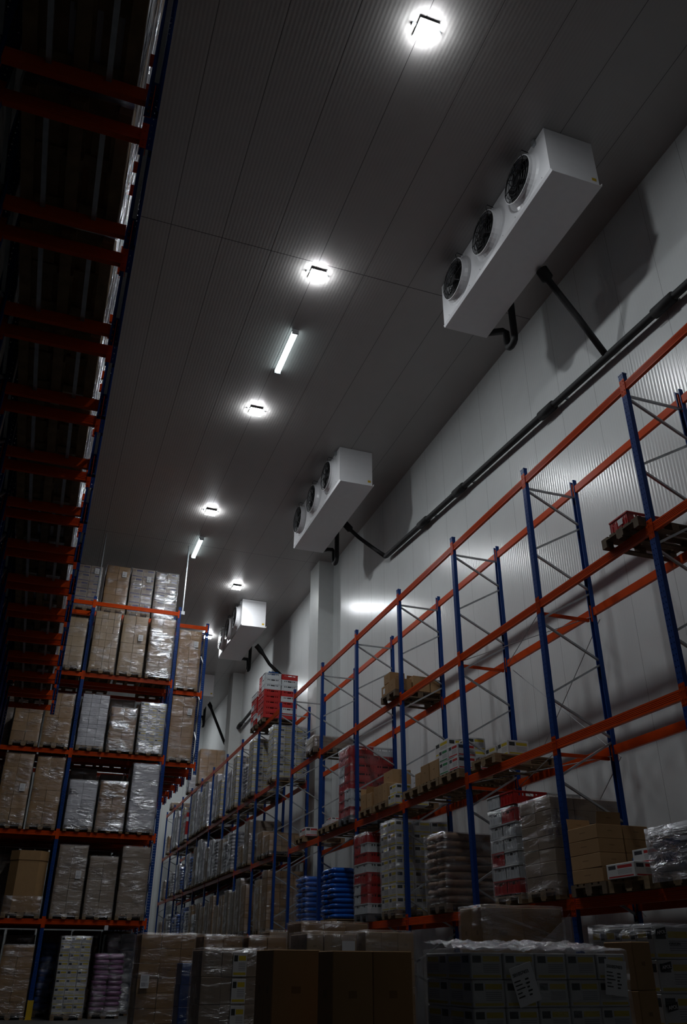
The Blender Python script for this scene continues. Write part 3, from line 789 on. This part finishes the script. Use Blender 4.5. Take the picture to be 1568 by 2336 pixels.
for k, (x, y, z, kd, lab) in enumerate(((7.42, 14.72, 0, 'printed', 'white and yellow box hidden behind the big brown cartons'), (7.42, 14.72, .262, 'printed', 'white and yellow box, second of the stack behind the big brown cartons'),
        (7.42, 14.72, .524, 'printed', 'white and yellow box topping the stack behind the big brown cartons'))):
    box_at(x, y, z3+z, .60, .40, .26, kd, lab, group=g2)
pallet_at(13.80, 3, 'wooden pallet under green and red printed boxes on the second right shelf')
for x, y, z, w, kd, lab in ((7.06, 13.98, 0, .36, 'greenprint', 'white box with green print at the bottom of the aisle-side stack'), (7.06, 13.98, .222, .36, 'greenprint', 'white box with green print topping the aisle-side stack'),
        (7.06, 13.58, 0, .36, 'redprint', 'white box with red print at the bottom beside the third blue post'), (7.06, 13.58, .222, .36, 'redprint', 'white box with red print topping the stack beside the third blue post'),
        (7.48, 13.95, 0, .36, 'printed', 'white and yellow box at the bottom behind the green printed stack'), (7.48, 13.95, .222, .36, 'printed', 'white and yellow box in the middle behind the green printed stack'), (7.48, 13.95, .444, .36, 'printed', 'white and yellow box topping the stack behind the green boxes'),
        (7.48, 13.56, 0, .36, 'redprint', 'white box with red print low behind the third blue post')):
    box_at(x, y, z3+z, w, .36, .22, kd, lab, group=g2)
pallet_at(12.50, 3, 'wooden pallet under two white and yellow boxes right of the third blue post')
pallet_at(11.62+.02, 3, 'empty wooden pallet next to the two yellow boxes on the second right shelf') if False else None
for y, z, lab in ((12.72, 0, 'white and yellow box right of the third blue post, farther one'), (12.30, 0, 'white and yellow box right of the third blue post, nearer one')):
    box_at(7.36, y, z3+z, .34, .4, .24, 'printed', lab, group=g2)
# crates lying on top of the wrapped crates and grey load
for x, y, c, lab in ((7.18, 11.86, 'red', 'red crate lying on top of the wrapped crate stack'), (7.78, 11.86, 'red', 'red crate behind the top red crate, towards the wall')):
    pass
zt = ZL[4]+.145+1.2+.006
zt4 = ZL[4]+.145+6*.2
tag(put('crate', crate_mesh(.4, .6, .2, M['red']), None, (7.18, 11.83, zt4+.05), -PI/2), 'red crate lying on top of the wrapped crate stack, aisle side', 'crate')
tag(put('crate', crate_mesh(.4, .6, .2, M['white']), None, (7.18, 12.25, zt4+.05), -PI/2), 'white crate lying on top of the wrapped crate stack, far corner', 'crate')
tag(put('crate', crate_mesh(.4, .6, .2, M['white']), None, (7.80, 11.83, zt4+.05), -PI/2), 'white crate lying on top of the wrapped crate stack, wall side', 'crate')
# lowest shelf, nearest bay
z4 = ZL[4]+PT
pallet_at(9.95, 4, 'dark wooden pallet under a stack of plain brown cartons at lower right', old=True)
g3 = 'plain brown cartons at lower right'
posn = (('aisle side', 7.08), ('middle', 7.48), ('wall side', 7.88))
for k in range(4):
    for pn, x in posn:
        if k == 3 and pn == 'wall side': continue
        lvn = ('bottom', 'second', 'third', 'top')[k]
        o = box_at(x, 9.95, z4+.172*k, .68, .39, .17, 'brown', 'plain brown carton, %s layer, %s of the lower right stack' % (lvn, pn), group=g3, flap=(k == 3 and pn == 'aisle side'), jit=.015)
        if k == 1 and pn == 'middle': put('blue_sticker', cached('stk', lambda: MB().box(-.025, .025, -.003, 0, 0, .055).mesh('blue_sticker', M['bluebag'])), o, (.343, -.10, .06), PI/2)
for x, lab in ((8.05, 0),): pass
pallet_at(9.12, 4, 'pale wooden pallet under white boxes with red print at lower right')
for x, y, z, w, lab in ((7.05, 9.20, 0, .56, 'white box with red print, bottom layer at the aisle edge, lower right'), (7.47, 9.20, 0, .56, 'white box with red print, bottom layer behind the aisle-edge one'),
                     (7.36, 9.05, .172, .56, 'white box with red print lying on top of two others, lower right')):
    box_at(x, y, z4+z, w, .40, .17, 'redprint', lab, jit=.01)
rload(8.66, 7.82, 4, .62, 'greysack', 4, 'shiny film-wrapped bundle on a pallet at the right edge of the lowest shelf', W=.82, nx=2, ny=2, film='silver')
# ---- far run of the right rack: full shelves
seqs = {1: {0: [('crates', 1.27)], 5: [('brown', 1.6)], 6: [('white', .8)], 8: [('tan', .35)]},
        2: {0: [('printed', 1.78), None], 1: [('printed', 1.95), ('greysack', 1.2), None], 2: [('printed', 1.9), ('white', 1.5)], 3: [('printed', 1.5), ('white', 1.85)], 4: [('white', 1.85), ('printed', 1.8), ('white', 1.7)],
            5: [('white', 1.9), ('printed', 1.9)], 6: [('crate', 1.4), ('printed', 1.7)], 7: [('white', 1.8), ('white', 1.6)], 8: [('brown', .9)]},
        3: {0: [('brown', .62), ('brown', .8)], 1: [('taupe', 1.4), ('brown', .7)], 2: [('greysack', 1.35), ('greysack', 1.1), ('taupe', 1.3)], 3: [('greysack', 1.4), ('white', 1.5), ('taupe', 1.3)],
            4: [('white', 1.6), ('white', 1.8), ('taupe', 1.6)], 5: [('bluesack', 1.3), ('white', 1.5)], 6: [('bluesack', 1.1), ('white', 1.3)], 7: [('greysack', 1.1)], 8: [('taupe', .9)]},
        4: {0: [('brown', 1.7), ('tan', 1.5)], 1: [('brown', 1.5), ('taupe', 1.75), ('taupe', 1.4)], 2: [('taupe', 1.5), ('brown', 1.4), ('tan', 1.1)], 3: [('brown', 1.5), ('taupe', 1.3), ('tan', 1.2)],
            4: [('taupe', 1.4), ('greysack', 1.0), ('brown', 1.4)], 5: [('greysack', 1.2), ('bluesack', 1.4)], 6: [('bluesack', 1.2), ('bluesack', 1.1)], 7: [('greysack', 1.3), ('taupe', 1.2)], 8: [('taupe', 1.1)]}}
KN = {'printed': 'yellow printed carton load', 'white': 'pale grey-white carton load', 'brown': 'brown carton load', 'tan': 'pale brown carton load', 'taupe': 'grey-brown wrapped load',
      'greysack': 'grey film-wrapped sack load', 'bluesack': 'blue sack load', 'crate': 'red and white crate stack'}
LN = {1: 'top', 2: 'third', 3: 'second', 4: 'lowest'}
for lv, bays in seqs.items():
    for b, items in bays.items():
        if items and items[0] and items[0][0] == 'crates': continue
        y0 = Y2[b]; n = max(3, len(items)) if lv > 1 else 2
        for i, it in enumerate(items):
            if not it: continue
            kd, H = it; W = .68
            yc = y0+.08+(Y2[b+1]-y0-.16)*(i+.5)/n
            lab = '%s, %s shelf beyond the pillar, %s bay, %s load' % (KN[kd], LN[lv], ORD[b], ORD[i])
            load(lab, (XL, yc, ZL[lv]), -PI/2+R.uniform(-.004, .004), W=W, D=1.2, H=H-.145, kind=kd, tiers=(max(3, round(H/.22)) if not kd.endswith('sack') else max(4, round(H/.14))),
                 nx=2, ny=3 if not kd.endswith('sack') else 2, detail=False, film='silver' if kd in ('white', 'greysack') else 'film', pallet='old' if R.random() < .4 else 'wood')
# crate stack on the top level beyond the pillar, unwrapped: every crate a thing
pallet_at(28.36, 1, 'dark pallet under the taller crate stack on top of the right rack', old=True)
pallet_at(29.40, 1, 'dark pallet under the lower crate stack on top of the right rack', old=True)
zc1 = ZL[1]+PT
grp = 'red and white crates stacked on top of the right rack'
colp = {0: 'rrwr', 1: 'rwrr', 2: 'rrrw', 3: 'rwrr', 4: 'rrrw', 5: 'wwrw', 6: 'wwrw', 7: 'wrrr'}
for k in range(8):
    for st, yc in (('taller', 28.36), ('lower', 29.40)):
        if st == 'lower' and k > 5: continue
        for q, (x, dy) in enumerate(((7.18, -.209), (7.80, -.209), (7.18, .209), (7.80, .209))):
            if k == 7 and q == 3: continue
            c = 'red' if colp[k][q if st == 'taller' else (q+k) % 4] == 'r' else 'white'
            pos = ('near aisle corner', 'near wall corner', 'far aisle corner', 'far wall corner')[q]
            tag(put('crate', crate_mesh(.40, .6, .2, M[c]), None, (x, yc+dy, zc1+.201*k), -PI/2+R.uniform(-.008, .008)),
                '%s crate, layer %s of the %s high crate stack, %s' % (c, ('one', 'two', 'three', 'four', 'five', 'six', 'seven', 'eight')[k], st, pos), 'crate', grp)
bb = MB()
for j in range(6):
    for i in range(9):
        x, y = -.28+.07*i, -.18+.072*j
        bb.v.append((x, y, .005+.05*abs(noise.noise(Vector((x*9, y*9, 2))))))
for j in range(5):
    for i in range(8): bb.f.append((j*9+i, j*9+i+1, (j+1)*9+i+1, (j+1)*9+i))
bo = put('plastic_bag', bb.mesh('plastic_bag', M['bluebag'], smooth=True), None, (7.18, 28.16, zc1+.201*8), -PI/2)
tag(bo, 'crumpled bright blue plastic bag on top of the high crate stack', 'bag')
so = bo.modifiers.new('thickness', 'SOLIDIFY'); so.thickness = .003

# ------------------------------------------------------------------ goods on the floor in front
def floor_load(x0, x1, y, d, top, kind, tiers, label, nx=2, ny=2, film='film', **k):
    W = x1-x0
    return load(label, ((x0+x1)/2, y+d/2, 0), R.uniform(-.01, .01), W=W-.085, D=d-.05, H=top-.145, kind=kind, tiers=tiers, nx=nx, ny=ny, film=film, **k)
floor_load(2.12, 3.29, 17, .95, 1.77, 'brown', 7, 'brown carton load on the floor with a small white label, leftmost of the front goods', nx=3, tag_label=None)
o = floor_load(2.45, 2.79, 14.5, .5, 1.31, 'bluewrap', 4, 'narrow stack wrapped in blue on the floor before the labelled brown load', nx=1, ny=1, film='clearfilm')
floor_load(2.47, 3.43, 13, .8, 1.475, 'taupe', 4, 'dark carton load with a printed box column, right of the narrow blue stack', nx=3)
floor_load(2.90, 3.64, 15.2, .8, 1.71, 'brown', 5, 'faintly printed brown load behind the dark load with the printed column, left one')
floor_load(3.66, 4.40, 15.2, .8, 1.70, 'brown', 5, 'faintly printed brown load behind the dark load with the printed column, right one')
floor_load(4.36, 5.10, 16.5, .8, 1.83, 'tan', 5, 'small pale load peeking out behind the front row of goods')
floor_load(4.20, 5.42, 14, .8, 1.885, 'brown', 5, 'long brown load behind the pale printed cartons, topped with loose film', nx=3)
floor_load(3.38, 4.13, 11, .8, 1.64, 'tan', 5, 'pale printed carton load behind the big dark cartons, left one', nx=3)
floor_load(4.15, 4.91, 11, .8, 1.67, 'tan', 5, 'pale printed carton load behind the big dark cartons, right one', nx=3)
floor_load(1.97, 2.47, 7.4, .6, 1.41, 'brown', 2, 'big dark carton load with a lifted top flap in the front row', nx=1, film=None)
floor_load(2.21, 2.95, 6.6, .40, 1.395, 'brown', 2, 'big dark double carton load in the front row, left of the printed load', nx=2, ny=1, film=None)
F10 = floor_load(5.08, 6.27, 9.6, .61, 1.91, 'brown', 3, 'tall dark brown load draped with torn stretch film, standing behind the printed load', nx=2, film='film')
F11 = floor_load(2.70, 3.94, 5.3, .75, 1.375, 'printed', 8, 'film-wrapped load of white and yellow printed cartons with numbered labels, lower right', nx=5, ny=2, film='clearfilm')
floor_load(4.44, 4.70, 6.0, .42, 1.47, 'brown', 4, 'slim brown carton stack between the two printed loads at lower right', nx=1, ny=1, film=None)
F13 = floor_load(4.89, 6.12, 6.3, .92, 1.59, 'printed', 6, 'white printed carton load with black logos at the right edge', nx=3, ny=4, film='clearfilm')
# numbered labels on the wrapped printed load
def labelled(parent, x, y, z, w, h, tilt, txt, size):
    lb_ = put('paper_label', plate(w, h, M['paper']), parent, (x, y, z)); lb_.rotation_euler = (0, tilt, 0)
    t_ = put('lettering', text_mesh(txt, size, M['ink']), lb_, (-w*.43, -.005, h*.76))
    mb = MB(); r = random.Random(3)
    for k in range(5):
        mb.box(-w*.43, -w*.43+w*r.uniform(.2, .5), -.0055, -.004, h*(.62-.1*k), h*(.65-.1*k)); mb.box(w*.05, w*.05+w*r.uniform(.1, .2), -.0055, -.004, h*(.60-.1*k), h*(.64-.1*k))
    put('print_lines', mb.mesh('print_lines', M['ink']), lb_)
labelled(F11, .44, -.40, 1.13, .165, .205, .10, '501057433', .027)
labelled(F11, -.20, -.40, 1.09, .165, .22, -.28, '501057433', .027)
# logos and lettering on the right-hand printed load
for k, (x, z) in enumerate(((-.575, 1.55), (-.575, 1.30), (-.575, 1.02))):
    mb = MB(); w, h = .10, .055
    mb.v = [(0, -.003, 0), (w, -.003, .02), (w, -.003, h+.02), (0, -.003, h), (0, 0, 0), (w, 0, .02), (w, 0, h+.02), (0, 0, h)]
    mb.f = [(0, 1, 2, 3), (4, 7, 6, 5), (0, 4, 5, 1), (1, 5, 6, 2), (2, 6, 7, 3), (3, 7, 4, 0)]
    lg = put('logo_block', mb.mesh('logo_block', M['ink']), F13, (x+.01, -.475, z-.04))
    tx = put('lettering', text_mesh('APOL', .036, M['paper']), lg, (.008, -.005, .018)); tx.rotation_euler = (0, -.13, 0)
tx = put('lettering', text_mesh('ORIGIN', .032, M['ink']), F13, (-.45, -.477, 1.45))
# label with violet lettering on a pale carton
pl = [o for o in COL.objects if o.get('label', '').startswith('pale printed carton load behind the big dark cartons, left')][0]
lb_ = put('paper_label', plate(.17, .26, M['paper']), pl, (.20, -.42, 1.30))
put('lettering', text_mesh('Bella', .075, M['violetink']), lb_, (-.078, -.005, .08))
f1 = [o for o in COL.objects if o.get('label', '').startswith('brown carton load on the floor with a small')][0]
put('paper_label', plate(.15, .21, M['label']), f1, (-.42, -.51, .92))
# printed box column on the dark load
f3 = [o for o in COL.objects if o.get('label', '').startswith('dark carton load with a printed box column')][0]
for k in range(4):
    put('printed_carton', chamfer_mesh(.20, .02, .30, .003, M['printed']), f3, (.10, -.40, .17+.325*k))
# torn film: a slanting sheet on the tall brown load, streaks, and a crumpled heap on the printed load
def sheet(name, corners, mat, parent, amp=.03, n=14, freq=5.0, seed=0):
    a, b, c, d = [Vector(q) for q in corners]; mb = MB()
    for j in range(n+1):
        for i in range(n+1):
            u, v = i/n, j/n; p = (a*(1-u)+b*u)*(1-v)+(d*(1-u)+c*u)*v
            k = amp*noise.noise(Vector((u*freq+seed, v*freq*.7, seed))) + amp*.4*noise.noise(Vector((u*freq*3, v*freq*3+seed, 1)))
            mb.v.append((p.x+k*.3, p.y-abs(k)*.5, p.z+k))
    for j in range(n):
        for i in range(n): mb.f.append((j*(n+1)+i, j*(n+1)+i+1, (j+1)*(n+1)+i+1, (j+1)*(n+1)+i))
    return put(name, mb.mesh(name, mat, smooth=True, fix=False), parent)
sheet('torn_film', ((-.06, -.36, 1.38), (.62, -.35, 1.36), (.62, -.34, 1.86), (.55, -.34, 1.80)), M['torn'], F10, .02)
sheet('torn_film', ((-.60, -.34, 1.72), (.60, -.40, 1.40), (.62, -.40, 1.47), (-.60, -.34, 1.80)), M['film'], F10, .015, seed=4)
sheet('torn_film', ((-.60, -.34, 1.86), (.60, -.38, 1.52), (.62, -.38, 1.56), (-.60, -.34, 1.89)), M['film'], F10, .012, seed=6)
sheet('crumpled_film', ((-.60, -.34, 1.395), (.60, -.34, 1.39), (.60, .36, 1.46), (-.60, .36, 1.45)), M['crumple'], F11, .026, 44, 15.0, 2)
sheet('crumpled_film', ((-.60, -.44, 1.60), (.60, -.44, 1.60), (.60, .44, 1.62), (-.60, .44, 1.62)), M['crumple'], F13, .03, 22, 7.0, 3)

# ------------------------------------------------------------------ unit coolers under the ceiling
def cooler(y0, y1, label, drain=True):
    x0, x1, zb, zt = 6.55, 7.55, 13.36, ZC
    off = Vector((x0, y0, zb)); L = y1-y0
    t = thing('unit_cooler', label, 'air cooler', off)
    mb = MB(); mb.extrude([(0, .05), (.03, 0), (.98, 0), (1.0, .02), (1.0, zt-zb-.012), (0, zt-zb-.012)], (0, 0, 0), (0, L, 0), (1, 0, 0), (0, 0, 1))
    put('casing', mb.mesh('casing', M['cooler']), t)
    mb = MB(); mb.extrude([(-.005, .028), (.02, -.022), (1.03, -.012), (1.045, .05), (1.03, .05), (1.01, .0), (.02, -.006)], (0, -.025, 0), (0, L+.025, 0), (1, 0, 0), (0, 0, 1))
    put('drip_tray', mb.mesh('drip_tray', M['cooler']), t)
    for k in range(3):
        cy = L*(.185+.315*k); cz = .60; r = .43
        f = bpy.data.objects.new('fan', None)
        mb = MB(); n = 32
        prof = ((0, r+.10), (-.03, r+.055), (-.09, r+.02), (-.15, r+.02), (-.15, r), (-.02, r))
        for dx, rr in prof: mb.v += [(dx, cy+rr*math.cos(2*PI*i/n), cz+rr*math.sin(2*PI*i/n)) for i in range(n)]
        for a in range(len(prof)-1): mb.f += [(a*n+i, a*n+(i+1) % n, (a+1)*n+(i+1) % n, (a+1)*n+i) for i in range(n)]
        fo = put('fan', mb.mesh('fan', M['cooler'], smooth=False), t)
        bl = MB()
        for q in range(7):
            th = 2*PI*q/7
            for s0 in (0,):
                p = [(-.03, .10, th-.25), (-.03, r*.93, th-.30), (-.10, r*.93, th+.30), (-.10, .10, th+.30)]
                b = len(bl.v)
                bl.v += [(dx, cy+rr*math.cos(a), cz+rr*math.sin(a)) for dx, rr, a in p] + [(dx-.006, cy+rr*math.cos(a), cz+rr*math.sin(a)) for dx, rr, a in p]
                bl.f += [tuple(b+i for i in k_) for k_ in ((0, 1, 2, 3), (4, 7, 6, 5), (0, 4, 5, 1), (1, 5, 6, 2), (2, 6, 7, 3), (3, 7, 4, 0))]
        bl.tube([(-.01, cy, cz), (-.14, cy, cz)], .11, 16)
        put('fan_blades', bl.mesh('fan_blades', M['fan']), fo)
        put('fan_throat', MB().tube([(-.004, cy, cz), (-.010, cy, cz)], r+.005, 28).mesh('fan_throat', M['fan']), fo)
        gr = MB()
        for rr in (.10, .19, .28, .36, .42):
            ring = [(-.155, cy+rr*math.cos(2*PI*i/24), cz+rr*math.sin(2*PI*i/24)) for i in range(25)]
            gr.tube(ring, .006, 5)
        for q in range(8):
            th = 2*PI*q/8; gr.bar((-.155, cy+.09*math.cos(th), cz+.09*math.sin(th)), (-.155, cy+.43*math.cos(th), cz+.43*math.sin(th)), .014, .008, (1, 0, 0))
        put('fan_guard', gr.mesh('fan_guard', M['fan']), fo)
        put('fan_cable', MB().tube([(-.15, cy-.25, cz+.33), (-.19, cy-.27, cz+.42), (-.14, cy-.26, cz+.50), (-.005, cy-.26, cz+.48)], .008, 6).mesh('fan_cable', M['fan']), fo)
    put('warning_label', MB().box(.86, .95, -.003, 0, .10, .17).mesh('warning_label', M['yellow']), t)
    mb = MB()
    for yy in (.3, L-.3): mb.box(-.05, .0, yy-.04, yy+.04, zt-zb-.14, zt-zb-.004)
    put('hanger_bracket', mb.mesh('hanger_bracket', M['galv']), t)
    rows = MB()
    for i in range(9): rows.tube([(-.003, L*(.06+.11*i), .10), (-.007, L*(.06+.11*i), .10)], .012, 6)
    put('panel_screws', rows.mesh('panel_screws', M['lamphousing']), t)
    # drain with a trap at the back, black insulated
    yd = L-.35; zz = -.10
    pts = [(1.0, yd+.35, .10), (1.25, yd+.05, -.02), (1.28, yd-.02, -.12)]
    for a in range(7):
        th = PI*a/6; pts.append((1.28, yd-.17+.15*math.cos(th), -.44-.15*math.sin(th)))
    pts += [(1.28, yd-.32, -.1), (1.28, yd-.32, .55), (1.28, yd-.32, zt-zb-.02)]
    put('drain_trap', MB().tube(pts, .075, 12).mesh('drain_trap', M['black'], smooth=True), t)
    return t
cooler(7.93, 12.15, 'white three-fan air cooler under the ceiling, nearest and largest of the row')
cooler(19.0, 23.6, 'white three-fan air cooler under the ceiling, second of the row')
cooler(31.1, 35.5, 'white three-fan air cooler under the ceiling, third of the row, brightly lit end')
cooler(41.6, 46.0, 'white three-fan air cooler under the ceiling, last of the row behind the rack post')
# insulated pipe runs along the wall
def pipe_run(pts, branches, collars, label):
    o = tag(put('refrigerant_pipe', MB().tube(pts, .075, 14).mesh('refrigerant_pipe', M['black'], smooth=True)), label, 'pipe')
    for br, rad in branches: put('branch_pipe', MB().tube(br, rad, 12).mesh('branch_pipe', M['black'], smooth=True), o)
    for a, b in collars: put('pipe_sleeve', MB().tube([a, b], .105, 14).mesh('pipe_sleeve', M['black'], smooth=True), o)
    clips = MB()
    for a, b in collars: clips.box(8.8, XW-.004, a[1]-.33, a[1]-.29, a[2]-.05, a[2]+.0)
    put('pipe_clip', clips.mesh('pipe_clip', M['galv']), o)  # plain clips between pipe and wall
    return o
def wz(y): return 11.30+(y-7.77)*.0735
pipe_run([(8.8, -4, wz(-4)), (8.8, 8, wz(8)), (8.8, 15, wz(15)), (8.8, 21.05, wz(21.05)), (8.79, 21.15, wz(21.15)+.02)],
         [([(7.63, 10.0, 13.34), (7.68, 10.0, 13.25), (7.74, 10.0, 13.14), (7.76, 10.0, 13.10), (8.3, 9.98, 12.28), (8.8, 9.97, 11.47)], [.12, .12, .12, .065, .065, .065]),
          ([(7.65, 21.74, 13.56), (7.75, 21.72, 13.45), (7.84, 21.68, 13.33), (7.87, 21.67, 13.29), (8.1, 21.6, 13.05), (8.3, 21.5, 12.85), (8.55, 21.3, 12.55), (8.8, 21.12, 12.28)], [.11, .11, .11, .06, .06, .06, .06, .07])],
         [((8.8, y, wz(y)), (8.8, y+.5, wz(y+.5))) for y in (3.0, 8.1, 11.8, 15.9, 18.1)], 'long black insulated pipe along the upper right wall, fed from the two nearest coolers')
def wz2(y): return 12.05-(y-33)*.045
pipe_run([(8.8, 33.0, wz2(33)), (8.8, 38, wz2(38)), (8.8, 43.9, wz2(43.9))],
         [([(7.64, 32.9, 13.22), (7.75, 32.91, 13.12), (7.85, 32.92, 13.0), (8.0, 32.95, 12.85), (8.3, 33.05, 12.51), (8.8, 33.0, 12.07)], [.11, .11, .11, .07, .07, .075]),
          ([(7.64, 43.7, 13.68), (7.75, 43.71, 13.56), (7.85, 43.72, 13.4), (7.9, 43.75, 13.3), (8.8, 43.9, wz2(43.9))], [.11, .11, .11, .07, .075])],
         [((8.8, y, wz2(y)), (8.8, y+.5, wz2(y+.5))) for y in (36.5, 40.2)], 'black insulated pipe on the far wall, fed from the two farther coolers')

# ------------------------------------------------------------------ lamps
def floodlight(x, y, label, vis=True):
    t = thing('floodlight', label, 'lamp', (x, y, ZC), 0, 'square floodlights under the ceiling')
    put('housing', cached('fl', lambda: MB().box(-.12, .12, -.12, .12, -.060, -.004).box(-.170, .170, -.170, .170, -.085, -.060).mesh('housing', M['lamphousing'])), t)
    put('bracket', cached('fb', lambda: MB().box(-.25, -.23, -.03, .03, -.05, 0).box(.23, .25, -.03, .03, -.05, 0).box(-.25, .25, -.03, .03, -.012, 0).mesh('bracket', M['galv'])), t)
    put('lamp_glass', cached('fg', lambda: MB().box(-.17, .17, -.17, .17, -.097, -.086).mesh('lamp_glass', M['lamp'])), t)
for k, (x, y) in enumerate(((3.82, 7.0), (3.82, 12.7), (3.80, 18.05), (3.80, 24.1), (6.02, 29.9), (6.05, 35.9), (6.05, 42.0), (6.05, 48.0))):
    floodlight(x, y, ('square floodlight on the ceiling, nearest of the row', 'square floodlight on the ceiling, second of the row', 'square floodlight on the ceiling, third, just beyond the first tube',
                      'square floodlight on the ceiling, fourth, before the second tube', 'square floodlight on the ceiling beside the third cooler', 'square floodlight glinting behind the tall blue end post',
                      'square floodlight hidden behind the protruding rack bay', 'square floodlight near the far wall')[k])
def tube_light(x, y, label):
    t = thing('tube_light', label, 'lamp', (x, y, ZC), 0)
    put('base_tray', MB().box(-.07, .07, -.80, .80, -.05, 0).mesh('base_tray', M['white']), t)
    mb = MB(); mb.extrude([(.075*math.cos(a), -.055-.075*math.sin(a)) for a in (PI*i/8 for i in range(9))], (0, -.78, 0), (0, .78, 0), (1, 0, 0), (0, 0, 1))
    put('diffuser', mb.mesh('diffuser', M['tube']), t)
    put('end_cap', MB().box(-.078, .078, -.82, -.78, -.135, -.02).mesh('end_cap', M['lamphousing']), t)
    put('end_cap', MB().box(-.078, .078, .78, .82, -.135, -.02).mesh('end_cap', M['lamphousing']), t)
tube_light(3.90, 15.4, 'long fluorescent tube fitting on the ceiling between the second and third floodlight')
tube_light(3.88, 26.9, 'long fluorescent tube fitting on the ceiling above the left rack end')

# ------------------------------------------------------------------ camera, world, view
w = bpy.data.worlds.new('world'); sc.world = w; w.use_nodes = True
w.node_tree.nodes['Background'].inputs[0].default_value = (0, 0, 0, 1); w.node_tree.nodes['Background'].inputs[1].default_value = 0
f, yaw, pitch, roll = 1881.45, .3378, .5019, .0051
cy, sy, cp, sp = math.cos(yaw), math.sin(yaw), math.cos(pitch), math.sin(pitch)
F = Vector((sy*cp, cy*cp, sp)); r0 = Vector((cy, -sy, 0)); u0 = r0.cross(F)
rt = r0*math.cos(roll)+u0*math.sin(roll); up = u0*math.cos(roll)-r0*math.sin(roll)
cam = bpy.data.cameras.new('camera'); co = bpy.data.objects.new('camera', cam); COL.objects.link(co)
co.matrix_world = Matrix(((rt.x, up.x, -F.x, 0), (rt.y, up.y, -F.y, 0), (rt.z, up.z, -F.z, CAMZ), (0, 0, 0, 1)))
cam.sensor_fit = 'HORIZONTAL'; cam.sensor_width = 36; cam.lens = f/1568*36; cam.clip_start = .05; cam.clip_end = 200
sc.camera = co
sc.view_settings.view_transform = 'Standard'; sc.view_settings.look = 'None'; sc.view_settings.gamma = 1; sc.view_settings.exposure = -1.75
sc.view_settings.use_curve_mapping = False
cc = sc.cycles
cc.max_bounces = 6; cc.diffuse_bounces = 4; cc.glossy_bounces = 3; cc.transmission_bounces = 2; cc.transparent_max_bounces = 14
cc.caustics_reflective = False; cc.caustics_refractive = False; cc.sample_clamp_indirect = 3.0; cc.sample_clamp_direct = 0
cc.use_denoising = True; cc.use_adaptive_sampling = True; cc.adaptive_threshold = .02
